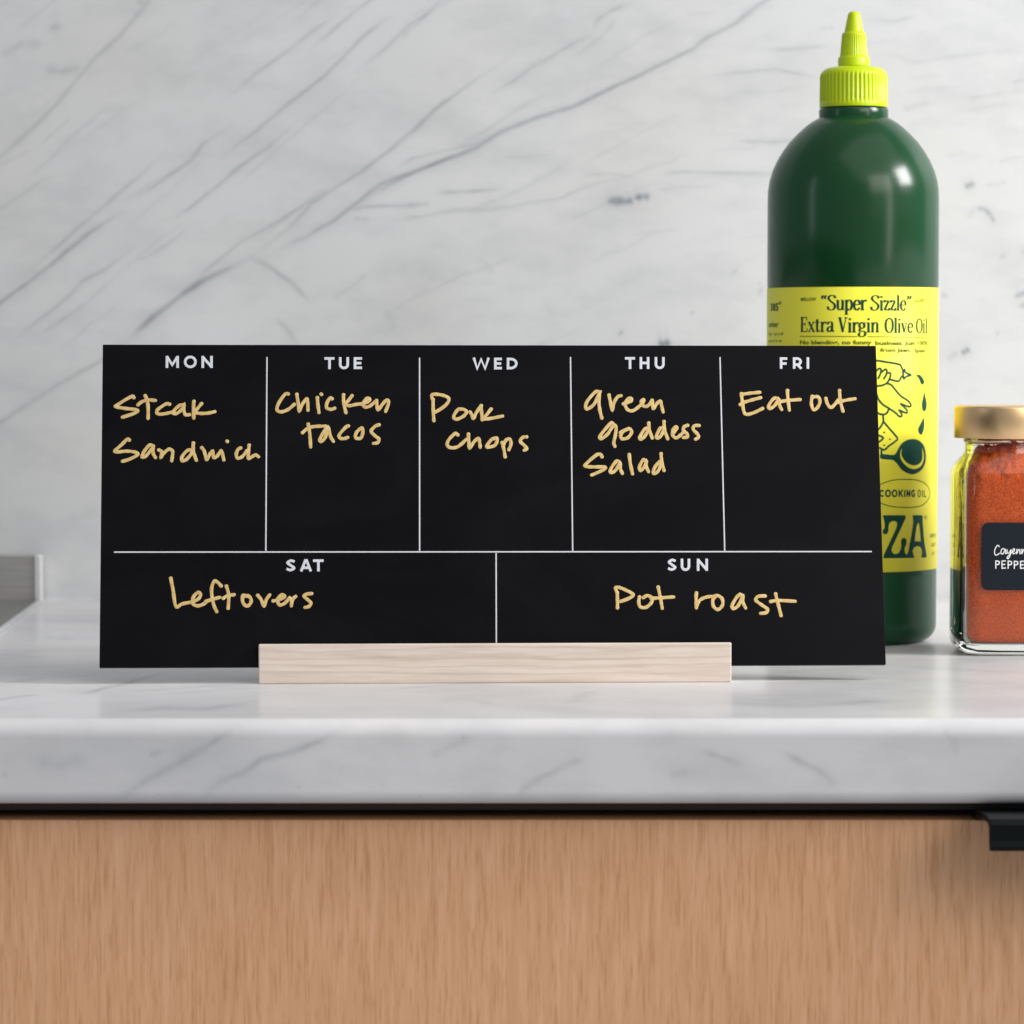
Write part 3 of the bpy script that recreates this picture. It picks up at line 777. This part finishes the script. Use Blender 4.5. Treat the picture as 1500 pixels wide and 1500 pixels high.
noz = lathe('nozzle', [(25.44, 0.62, 0), (25.47, 0.70, 0), (25.80, 0.70, 0), (25.86, 0.68, 0), (25.89, 0.615, 0), (25.93, 0.610, 0.025), (26.80, 0.535, 0.025), (26.86, 0.53, 0), (26.93, 0.50, 0), (26.96, 0.425, 0), (27.02, 0.415, 0), (27.68, 0.285, 0), (27.80, 0.25, 0), (27.86, 0.18, 0), (27.885, 0.08, 0)],
            M_cap, cap, 288, 36, 60)
LZ0, LZ1, LR = 3.25, 15.66, 3.80
# label: a sheet wrapped round the bottle; seam at the back
vv = []; ff = []; NA = 160
for i in range(NA + 1):
    a_ = math.radians(-268 + 356 * i / NA)
    for r, z in ((LR - .02, LZ0), (LR, LZ0 + .012), (LR, LZ1 - .012), (LR - .02, LZ1)): vv.append((r * math.cos(a_), r * math.sin(a_), z))
for i in range(NA):
    for k in range(3): ff.append((i * 4 + k, i * 4 + 4 + k, i * 4 + 5 + k, i * 4 + 1 + k))
lab = mesh_obj('bottle_label', vv, ff, M_label, bottle, True)
def lab_sz(px_, py_):                     # sight line -> position along the label (s, z)
    d = ray(px_, py_); ox, oy = C0[0] - BX, C0[1] - BY
    A_ = d[0] ** 2 + d[1] ** 2; B_ = 2 * (ox * d[0] + oy * d[1]); Cc = ox * ox + oy * oy - LR * LR
    disc = B_ * B_ - 4 * A_ * Cc
    t = (-B_ - math.sqrt(max(disc, 0))) / (2 * A_)
    x, y, z = ox + d[0] * t, oy + d[1] * t, CH + d[2] * t
    return (LR * math.atan2(x, -y), z)
def ml(s_, z, n):
    a_ = s_ / LR; r = LR + 0.006 + n
    return (r * math.sin(a_), -r * math.cos(a_), z)
SC_L = 33.0
def ls(k, cr, pts, w, smooth=True, closed=False, h=0.004):
    q = [lab_sz(*p) for p in crop(*cr, pts)]
    if smooth: q = catmull(q, 5, closed)
    k.stroke(q, w / SC_L, h, ml, 'round', closed)
# condensed book-face letters drawn with a broad nib
G = {
 'S': (.56, [[(.50,.80),(.47,.93),(.30,1.0),(.13,.92),(.09,.78),(.20,.62),(.40,.45),(.50,.28),(.42,.06),(.24,-.01),(.08,.08),(.04,.24)]], [((.50,.80),(.50,1.0)), ((.04,.24),(.04,.0))]),
 'u': (.54, [[(.13,.66),(.13,.18),(.20,.02),(.32,.02),(.42,.14)], [(.43,.66),(.43,.0)]], [((.03,.66),(.14,.66)), ((.33,.66),(.44,.66)), ((.43,.0),(.53,.03))]),
 'p': (.54, [[(.13,.66),(.13,-.30)], [(.14,.52),(.26,.67),(.40,.62),(.47,.36),(.42,.08),(.30,-.01),(.15,.10)]], [((.03,.64),(.14,.66)), ((.03,-.30),(.24,-.30))]),
 'e': (.46, [[(.10,.36),(.41,.38),(.39,.58),(.26,.67),(.12,.55),(.07,.32),(.13,.08),(.27,-.01),(.42,.14)]], []),
 'r': (.40, [[(.13,.66),(.13,.0)], [(.14,.46),(.22,.62),(.33,.66),(.37,.57)]], [((.03,.65),(.14,.66)), ((.03,.0),(.26,.0))]),
 'i': (.27, [[(.14,.66),(.14,.0)], [(.14,.84),(.14,.97)]], [((.03,.65),(.14,.66)), ((.03,.0),(.25,.0))]),
 'z': (.44, [[(.07,.52),(.06,.64),(.36,.64)], [(.35,.64),(.07,.02)], [(.06,.02),(.38,.02),(.39,.17)]], []),
 'l': (.27, [[(.14,1.02),(.14,.0)]], [((.03,1.0),(.14,1.02)), ((.03,.0),(.25,.0))]),
 'E': (.56, [[(.15,1.0),(.15,.0)]], [((.04,1.0),(.48,1.0)), ((.48,1.0),(.49,.78)), ((.15,.52),(.38,.52)), ((.38,.62),(.38,.42)), ((.04,.0),(.50,.0)), ((.50,.0),(.52,.24))]),
 'x': (.50, [[(.09,.65),(.41,.0)]], [((.40,.65),(.09,.0)), ((.01,.65),(.20,.65)), ((.32,.65),(.48,.65)), ((.01,.0),(.17,.0)), ((.31,.0),(.50,.0))]),
 't': (.33, [[(.14,.86),(.14,.12),(.20,.0),(.31,.06)]], [((.02,.65),(.29,.65))]),
 'a': (.48, [[(.08,.50),(.13,.64),(.26,.67),(.35,.56),(.35,.10),(.40,.01),(.47,.05)], [(.35,.38),(.14,.28),(.07,.14),(.13,.0),(.24,.02),(.35,.15)]], []),
 'V': (.60, [[(.11,.99),(.31,.0)]], [((.31,.02),(.50,.99)), ((.01,1.0),(.22,1.0)), ((.40,1.0),(.60,1.0))]),
 'g': (.50, [[(.22,.67),(.09,.56),(.09,.36),(.22,.25),(.36,.36),(.36,.56),(.22,.67)], [(.16,.27),(.08,.16),(.14,.07),(.34,.05),(.43,-.06),(.40,-.24),(.22,-.33),(.06,-.26),(.05,-.12),(.14,-.02)]], [((.33,.60),(.47,.68))]),
 'n': (.56, [[(.13,.66),(.13,.0)], [(.14,.48),(.26,.66),(.40,.62),(.43,.46),(.43,.0)]], [((.03,.65),(.14,.66)), ((.03,.0),(.23,.0)), ((.33,.0),(.54,.0))]),
 'O': (.64, [[(.32,1.01),(.13,.85),(.07,.5),(.13,.15),(.32,-.01),(.51,.15),(.57,.5),(.51,.85),(.32,1.01)]], []),
 'v': (.50, [[(.09,.65),(.26,.0)]], [((.26,.02),(.41,.65)), ((.01,.65),(.19,.65)), ((.32,.65),(.49,.65))]),
 '(': (.34, [[(.14,.98),(.07,.88),(.08,.78),(.12,.76)], [(.29,.98),(.22,.88),(.23,.78),(.27,.76)]], []),
 ')': (.34, [[(.07,.98),(.13,.97),(.14,.86),(.06,.76)], [(.22,.98),(.28,.97),(.29,.86),(.21,.76)]], []),
}
def serif_word(k, word, pxa, pxb, pybase, caph):
    s0, zb = lab_sz(pxa, pybase); s1, _ = lab_sz(pxb, pybase)
    tot = sum(G[c][0] for c in word); kx = (s1 - s0) / tot; H = caph / SC_L; x = s0
    T, t_ = 0.175 * H, 0.062 * H
    for c in word:
        w, nib, thin = G[c]
        for st in nib:
            q = catmull(st, 5) if len(st) > 3 else [np.array(p, float) for p in st]
            k.stroke([(x + p[0] * kx, zb + p[1] * H) for p in q], T, 0.004, ml, 'flat', nib=(T * (1 if kx > H * .7 else .8), t_))
        for p, q in thin:
            k.stroke([(x + p[0] * kx, zb + p[1] * H), (x + q[0] * kx, zb + q[1] * H)], t_ * 1.15, 0.003, ml, 'flat')
        x += w * kx
k = Ink()
serif_word(k, '(', 1202.5, 1212, 453.7, 20.9); serif_word(k, 'Super', 1211.8, 1269.5, 453.9, 20.9)
serif_word(k, 'Sizzle', 1275.3, 1327.0, 454.3, 20.9); serif_word(k, ')', 1326.8, 1335, 454.6, 20.9)
serif_word(k, 'Extra', 1172.0, 1222, 485.6, 20.4); serif_word(k, 'Virgin', 1227.6, 1288, 486.3, 20.4)
serif_word(k, 'Olive', 1295.8, 1337, 487.0, 20.4); serif_word(k, 'Oil', 1341.6, 1358.4, 487.6, 20.4)
k.obj('title_lettering', M_ink, lab, 'dark green serif title Super Sizzle Extra Virgin Olive Oil')
def along(pa, pb, w, n=14):
    k = Ink(); a_, b_ = lab_sz(*pa), lab_sz(*pb)
    k.stroke([(a_[0] + (b_[0] - a_[0]) * i / n, a_[1] + (b_[1] - a_[1]) * i / n) for i in range(n + 1)], w / SC_L, 0.003, ml, 'flat')
    k.obj('rule_line', M_ink_thin, lab)
along((1171.5, 492.5), (1256, 492.9), 1.1); along((1271, 493.1), (1358.3, 494.6), 1.1)
def small(name, mat, rows):
    k = Ink()
    for s_, pa, pb, y, h, bold in rows:
        a_, b_ = lab_sz(pa, y), lab_sz(pb, y)
        k.text(s_, a_[0], b_[0], a_[1], h / SC_L, 0.001, ml, bold)
    return k.obj(name, mat, lab, smooth=False)
small('tagline_print', M_ink_thin, [('No blending, no funny', 1172, 1277, 504.2, 5.8, .035), ('business. Just 100%', 1282, 1358.8, 505.2, 5.8, .035), ('from Jaen,', 1289, 1334, 515.4, 5.6, .035), ('Spain.', 1339, 1356.5, 516.2, 5.6, .035)])
small('corner_word', M_ink_thin, [('MELLOW', 1173, 1195.6, 440.6, 4.6, .03)])
small('corner_word', M_ink_thin, [('SQUEEZY', 1339, 1358, 442.4, 4.6, .02)])
small('side_print', M_ink, [('385', 1129, 1140.5, 455, 11, .03), ('60', 1141, 1144.6, 446, 5, .02), ('ember', 1126.5, 1140.5, 479, 8.5, .015), ('rly and', 1126, 1147, 491, 4.6, 0), ("you're", 1126, 1145, 501, 4.6, 0)])
small('edge_print', M_ink_thin, [('BRIG', 1362.5, 1370.6, 787.6, 5.5, 0), ('GET', 1364, 1370, 801, 5.5, 0), ('IT', 1365.6, 1368.6, 814, 5.5, 0)])
small('registered_mark', M_ink_thin, [('\u00ae', 1353.8, 1357.8, 761, 5.6, .0)])
k = Ink()
cb = [(c, 1275 + a_ / 9.375, 1275 + b_ / 9.375, 690 + (258 + i * .3) / 9.375, 690 + (355 + i * .1) / 9.375) for i, (c, a_, b_) in enumerate((('C', 118, 190), ('O', 200, 282), ('O', 290, 372), ('K', 385, 450), ('I', 460, 484), ('N', 495, 548), ('G', 558, 612), ('O', 647, 692), ('I', 708, 718), ('L', 732, 762)))]
head('', [q for q in cb[:4]], 2.2, k, lab_sz, ml, 2.5 / SC_L); head('', [q for q in cb[4:7]], 1.9, k, lab_sz, ml, 2.6 / SC_L); head('', [q for q in cb[7:]], 1.2, k, lab_sz, ml, 1.7 / SC_L)
k.obj('oval_lettering', M_ink, lab, 'dark green bold capitals reading COOKING OIL')
k = Ink(); O9 = (1275, 690, 9.375)
ls(k, O9, [(60,350),(60,260),(145,182),(300,128),(480,115),(640,126),(750,172),(810,262),(808,350),(750,440),(650,490),(480,500),(300,487),(145,440)], 1.4, True, True)
k.obj('oval_outline', M_ink_thin, lab)
k = Ink()
za = [(170,608),(300,606),(475,608),(486,640),(440,740),(370,890),(300,1040),(288,1090),(310,1132),(345,1142),(385,1128),(412,1085),(425,1040),(419,960),(438,925),(462,918),(488,932),(498,960),(490,1010),(468,1060),(470,1110),(488,1152),(505,1145),(522,1100),(550,950),(575,800),(590,700),(580,608),(650,606),(712,608),(718,640),(716,700),(728,860),(742,1000),(770,1165),(765,1190),(730,1188),(698,1188),(708,1130),(705,1080),(680,1040),(640,1028),(600,1048),(578,1090),(588,1150),(603,1188),(590,1193),(400,1195),(182,1197),(178,1185),(185,1150),(260,990),(340,820),(368,740),(360,700),(330,684),(290,690),(260,715),(248,760),(246,830),(228,862),(200,870),(176,858),(167,835),(172,810),(195,785),(197,730),(184,660)]
hole = [(655,705),(632,760),(615,880),(608,965),(650,967),(692,965),(685,880),(672,740)]
sz = lambda lst: [lab_sz(*p) for p in crop(*O9, lst)]
k.fill([sz(za), sz(hole)], 0.003, ml, 0.12)
k.obj('large_letters', M_ink, lab, 'large dark green flared letters ZA', smooth=False)
k = Ink(); I7 = (1270, 500, 7.5); w = 2.9
for st in ([(60,205),(105,210),(200,225),(350,252),(376,278),(392,320),(397,400)], [(245,415),(330,438),(356,430),(375,392),(390,385)],
           [(398,380),(400,340),(412,308),(420,335),(440,350),(482,370),(440,383),(420,395),(405,412),(398,380)],
           [(100,330),(120,308),(140,298),(155,312),(150,350),(125,405)], [(165,335),(200,308),(218,320),(210,370),(185,410)],
           [(222,352),(250,345),(260,365),(245,420),(212,463),(160,485),(100,490)],
           [(210,463),(262,475),(310,530),(370,600),(450,652),(484,700),(465,718),(420,705),(370,685)], [(370,685),(410,725),(440,760),(436,786),(400,775),(352,755)],
           [(352,755),(382,800),(376,826),(345,818),(320,790),(240,735),(170,690),(125,635),(110,590)], [(240,735),(225,780),(190,802),(150,800),(120,788)],
           [(178,805),(178,840),(180,880),(150,940),(120,972)], [(125,1030),(178,1062),(130,1107)], [(162,1190),(158,1215),(160,1242)]):
    ls(k, I7, st, w)
ls(k, I7, [(180,880),(235,945),(300,1020),(335,1068),(310,1100),(240,1150),(190,1192),(140,1170)], w)
for q in ((188,1000),(252,1075),(188,1142)): ls(k, I7, [(q[0]-3,q[1]),(q[0]+3,q[1]+1)], 2.3, False)
k.obj('line_illustration', M_ink, lab, 'dark green line drawing of hands and squeeze bottle')
k = Ink()
for d in ([(540,370),(580,370),(610,400),(628,445),(612,475),(590,460),(570,410)], [(628,560),(640,610),(655,680),(650,740),(628,772),(607,745),(602,690),(615,620)], [(622,840),(628,900),(622,970),(595,1025),(568,1000),(562,960),(590,900)]):
    k.fill([catmull(sz_ , 4, True) for sz_ in [[lab_sz(*p) for p in crop(*I7, d)]]], 0.002, ml, 0.15)
k.obj('oil_drops', M_ink, lab, 'three dark green printed oil drops', smooth=False)
k = Ink()
sp = [(150,1240),(220,1243),(290,1248),(322,1222),(370,1135),(430,1088),(500,1073),(570,1090),(625,1150),(645,1240),(640,1330),(600,1410),(520,1458),(450,1450),(380,1410),(330,1345),(285,1305),(220,1298),(150,1286)]
k.fill([catmull([lab_sz(*p) for p in crop(*I7, sp)], 3, True)], 0.002, ml, 0.12)
k.obj('spoon_print', M_ink, lab, 'dark green printed spoon', smooth=False)
k = Ink()
cs = [(380,1178),(364,1230),(370,1290),(410,1350),(468,1393),(530,1402),(590,1370),(618,1310),(621,1240),(602,1172),(610,1240),(600,1310),(562,1352),(500,1362),(432,1330),(390,1280),(375,1235)]
k.fill([catmull([lab_sz(*p) for p in crop(*I7, cs)], 3, True)], 0.005, ml, 0.12)
k.obj('spoon_highlight', M_label, lab, 'yellow crescent inside the printed spoon', smooth=False)

# ------------------------------------------------------------------ spice jar
JX, JY = 21.25, 146.1
jar = empty('spice_jar', (JX, JY, 0))
tag(jar, 'square glass spice jar with gold lid and dark Cayenne Pepper sticker', 'jar')
def rsq(hw_, cr, n=8):
    out = []
    cr = min(cr, hw_ * 0.999)
    for q in range(4):
        cx = (hw_ - cr) * (1 if q in (0, 3) else -1); cy = (hw_ - cr) * (1 if q in (0, 1) else -1)
        for i in range(n + 1):
            a_ = PI / 2 * q + PI / 2 * i / n
            out.append((cx + cr * math.cos(a_), cy + cr * math.sin(a_)))
    return out
def loft(levels):
    vv = []; ff = []; m = None
    for z, hw_, cr in levels:
        r = rsq(hw_, cr); m = len(r)
        vv += [(x, y, z) for x, y in r]
    for i in range(len(levels) - 1):
        for k_ in range(m):
            j = (k_ + 1) % m; ff.append((i * m + k_, i * m + j, (i + 1) * m + j, (i + 1) * m + k_))
    return vv, ff, m
outer = [(0.03, 1.55, .5), (0.0, 1.75, .55), (0.03, 1.95, .6), (0.16, 2.16, .62), (0.40, 2.25, .62), (0.8, 2.26, .62), (4.0, 2.25, .62), (7.4, 2.25, .62), (7.75, 2.22, .66), (8.05, 2.12, .85), (8.3, 1.98, 1.2), (8.5, 1.87, 1.6), (8.62, 1.84, 1.84), (8.95, 1.83, 1.83), (9.02, 1.92, 1.92), (9.10, 1.92, 1.92), (9.16, 1.82, 1.82), (9.9, 1.82, 1.82)]
inner = [(9.9, 1.62, 1.62), (8.6, 1.62, 1.62), (8.45, 1.66, 1.5), (8.2, 1.76, 1.1), (7.9, 1.90, .8), (7.5, 1.98, .62), (4.0, 1.98, .55), (0.75, 1.97, .55), (0.52, 1.88, .55), (0.45, 1.6, .5)]
vv, ff, m = loft(outer + inner)
ff.append(tuple(range(m))[::-1]); nL = len(outer) + len(inner); ff.append(tuple((nL - 1) * m + i for i in range(m)))
jg = mesh_obj('glass_body', vv, ff, M_glass, jar, True, 45)
bm = bmesh.new(); bm.from_mesh(jg.data); bmesh.ops.recalc_face_normals(bm, faces=bm.faces); bm.to_mesh(jg.data); bm.free()
lid = lathe('lid', [(9.18, 2.18, 0), (9.18, 2.29, 0), (9.20, 2.31, 0), (10.46, 2.31, 0), (10.52, 2.29, 0), (10.55, 2.23, 0), (10.553, 1.5, 0)], M_brass, jar, 128, sharp=50)
# sticker
XA, XB = 19.82 - JX, 22.50 - JX; ZA_, ZB_ = 2.80, 5.66; yj = -2.262
def rr_pts(x0, x1, z0, z1, r, n=6):
    out = []
    for q, (cx, cz) in enumerate(((x1 - r, z1 - r), (x0 + r, z1 - r), (x0 + r, z0 + r), (x1 - r, z0 + r))):
        for i in range(n + 1):
            a_ = PI / 2 * q + PI / 2 * i / n; out.append((cx + r * math.cos(a_), cz + r * math.sin(a_)))
    return out
rp = rr_pts(XA, XB, ZA_, ZB_, .28); m = len(rp)
vv = [(x, yj - .003, z) for x, z in rp] + [(x, yj - .022, z) for x, z in rp]
ff = [tuple(range(m))[::-1], tuple(range(m, 2 * m))] + [(i, (i + 1) % m, m + (i + 1) % m, m + i) for i in range(m)]
stk = mesh_obj('sticker', vv, ff, M_tag, jar)
bm = bmesh.new(); bm.from_mesh(stk.data); bmesh.ops.recalc_face_normals(bm, faces=bm.faces); bm.to_mesh(stk.data); bm.free()
J6 = (1380, 740, 6.522)
def jl(px_, py_):
    p = at_y(px_, py_, JY + yj); return (p[0] - JX, p[2])
def mj(x, z, n): return (x, yj - .025 - n, z)
k = Ink()
for st in ([(545,395),(528,384),(503,425),(503,468),(522,476),(548,458)], [(600,420),(572,418),(560,455),(580,465),(603,425),(605,462),(615,458)],
           [(620,425),(622,455),(640,455),(658,425),(648,480),(630,510),(620,500),(650,465),(672,448)],
           [(672,448),(692,432),(686,415),(672,440),(680,465),(706,452)], [(714,420),(712,463),(728,430),(742,425),(742,462),(752,456)],
           [(762,420),(760,463),(776,430),(790,425),(790,462),(802,456)], [(802,448),(822,432),(816,415),(802,440),(810,465),(836,452)]):
    k.stroke(catmull([jl(*p) for p in crop(*J6, st)], 5), 1.35 / 34.6, .003, mj)
for i, ch in enumerate('PEPPER'):
    x = 512 + i * 59; y0, y1 = 532, 602
    if i: y0 += i * 1; y1 += i * .5
    S = [[(x, y0), (x, y1)]]
    if ch in 'PR': S.append([(x, y0), (x + 30, y0 + 6), (x + 30, y0 + 30), (x, y0 + 38)])
    if ch == 'R': S.append([(x + 12, y0 + 38), (x + 36, y1)])
    if ch == 'E': S = [[(x, y0), (x, y1)], [(x, y0), (x + 32, y0)], [(x, y0 + 34), (x + 27, y0 + 33)], [(x, y1), (x + 34, y1 - 3)]]
    for st in S: k.stroke(catmull([jl(*p) for p in crop(*J6, st)], 4), 1.5 / 34.6, .003, mj)
k.obj('sticker_lettering', M_chalk, stk, 'white handwritten style words Cayenne PEPPER')
# powder filling
lv = [(0.50, 1.55, .5), (0.56, 1.80, .52), (0.80, 1.94, .53), (4.0, 1.955, .54), (6.6, 1.955, .55)]
lv += [(6.7 + .1 * i, 1.955 - .16 * max(0, (i - 7) / 5) ** 2, .56 + .02 * i) for i in range(13)]
def resample(r, n=168):
    r = r + [r[0]]; d = [0]
    for p, q in zip(r, r[1:]): d.append(d[-1] + math.hypot(q[0] - p[0], q[1] - p[1]))
    out = []; j = 0
    for i in range(n):
        t = d[-1] * i / n
        while d[j + 1] < t: j += 1
        f_ = (t - d[j]) / max(1e-9, d[j + 1] - d[j]); out.append((r[j][0] + (r[j + 1][0] - r[j][0]) * f_, r[j][1] + (r[j + 1][1] - r[j][1]) * f_))
    return out
vv = []; ff = []
for li, (z, hw_, cr) in enumerate(lv):
    ring_ = resample(rsq(hw_, cr)); m = len(ring_)
    for x, y in ring_:
        g = max(0, (z - 6.7) / 1.2)                     # lumps and pits grow towards the top of the fill
        pit = g * (0.10 * max(0, mnoise.noise((x * 2.2, z * 2.6, y * 2.2 + 5))) + 0.20 * max(0, mnoise.noise((x * 6, z * 6, y * 6 + 9)) - .12) * 2)
        k_ = 1 - min(.2, pit) / 2
        dz = g * (0.16 * mnoise.noise((x * 1.6, y * 1.6, 4.2)) + 0.12 * mnoise.noise((x * 4.5, y * 4.5, 2.2)))
        vv.append((x * k_, y * k_, z + dz))
for i in range(len(lv) - 1):
    for k_ in range(m):
        j = (k_ + 1) % m; ff.append((i * m + k_, i * m + j, (i + 1) * m + j, (i + 1) * m + k_))
ff.append(tuple(range(m))[::-1])
base = len(vv) - m; rings = 18
prev = base
for r_ in range(1, rings):
    f_ = 1 - r_ / rings
    for i in range(m):
        x, y, z = vv[base + i]; x *= f_; y *= f_
        h = 8.0 + 0.85 * max(0, min(1, (1.75 - math.hypot(x, y)) / .5)) + 0.30 * mnoise.fractal((x * .9, y * .9 + 3, 1.3), 0.9, 2.0, 4) + 0.36 * mnoise.noise((x * 3.4, y * 3.4, 7))
        e = min(1, r_ / 2.5); vv.append((x, y, z * (1 - e) + h * e))
    s_ = len(vv) - m
    for i in range(m):
        j = (i + 1) % m; ff.append((prev + i, prev + j, s_ + j, s_ + i))
    prev = s_
ff.append(tuple(prev + i for i in range(m)))
pw = mesh_obj('pepper_powder', vv, ff, M_powder, None, True)
pw.location = jar.location
tag(pw, 'orange red cayenne powder filling the square glass jar', 'spice', 'stuff')

# ------------------------------------------------------------------ steel ledge at the left
ledge = empty('steel_ledge', (-28, 165, 0))
tag(ledge, 'brushed stainless steel tray with low upstand against the marble wall', 'steel tray')
def lx(x): return x + 28
def ly(y): return y - 165
XR = -23.55
box('upstand', lx(-60), lx(-24.32), ly(173.6), ly(174.5), 0.004, 2.40, M_steel, ledge, 0.04)
box('upstand_edge', lx(-24.315), lx(-24.02), ly(173.45), ly(174.55), 0.004, 2.41, M_steel_edge, ledge, 0.04)
vv = [(lx(-60), ly(120.6), .012), (lx(-22.35), ly(120.6), .012), (lx(-24.1), ly(173.4), .012), (lx(-60), ly(173.4), .012)]
vv = vv + [(a_, b_, .16) for a_, b_, c_ in vv]
mesh_obj('base_plate', vv, [(3, 2, 1, 0), (4, 5, 6, 7), (0, 1, 5, 4), (1, 2, 6, 5), (2, 3, 7, 6), (3, 0, 4, 7)], M_steel_dark, ledge)
vv = [(lx(-22.34), ly(120.6), .01), (lx(-22.18), ly(120.6), .01), (lx(-23.93), ly(173.4), .01), (lx(-24.09), ly(173.4), .01)]
vv = vv + [(a_, b_, .20) for a_, b_, c_ in vv]
mesh_obj('rim', vv, [(3, 2, 1, 0), (4, 5, 6, 7), (0, 1, 5, 4), (1, 2, 6, 5), (2, 3, 7, 6), (3, 0, 4, 7)], M_caulk, ledge)

# ------------------------------------------------------------------ cabinet below
cab = empty('base_cabinet', (0, 122, -25))
tag(cab, 'light oak veneer base cabinet under the marble countertop', 'cabinet')
cz = lambda z: z + 25
cy = lambda y: y - 122
box('carcass', -80, 80, cy(123.6), cy(150), cz(-60), cz(-3.02), M_carcass, cab)
box('top_rail', -80, 80, cy(121.9), cy(123.5), cz(-3.5), cz(-3.03), M_carcass, cab)
door = box('door', -80, 80, cy(121.0), cy(122.9), cz(-60), cz(-3.74), M_oak, cab, 0.06)
# edge pull: plate folded over the door top, shelf and lip
hx0, hx1 = 16.50, 36.0
hp = [(122.2, -3.55), (121.0, -3.35), (118.2, -3.16), (117.35, -3.2), (117.15, -3.36), (117.15, -3.98), (117.0, -4.06), (117.0, -4.24), (117.1, -4.28), (117.32, -4.28), (117.36, -4.18), (117.45, -3.5), (117.7, -3.4), (120.6, -3.52), (120.92, -3.72), (122.2, -3.72)]
n = len(hp); vv = []
for x in (hx0, hx1):
    for y, z in hp: vv.append((x, cy(y), cz(z)))
ff = [(i, (i + 1) % n, n + (i + 1) % n, n + i) for i in range(n)]
for side in (0, 1):
    tr = tessellate_polygon([[Vector((y, z, 0)) for y, z in hp]])
    for t in tr: ff.append(tuple(side * n + i for i in t))
pull = mesh_obj('edge_pull', vv, ff, M_black, door)
pull['label'] = 'black metal edge pull hooked over the door top'
bm = bmesh.new(); bm.from_mesh(pull.data)
bmesh.ops.dissolve_limit(bm, angle_limit=0.01, verts=bm.verts, edges=bm.edges)
bmesh.ops.recalc_face_normals(bm, faces=bm.faces); bm.to_mesh(pull.data); bm.free()
bevel(pull, 0.03, 2)
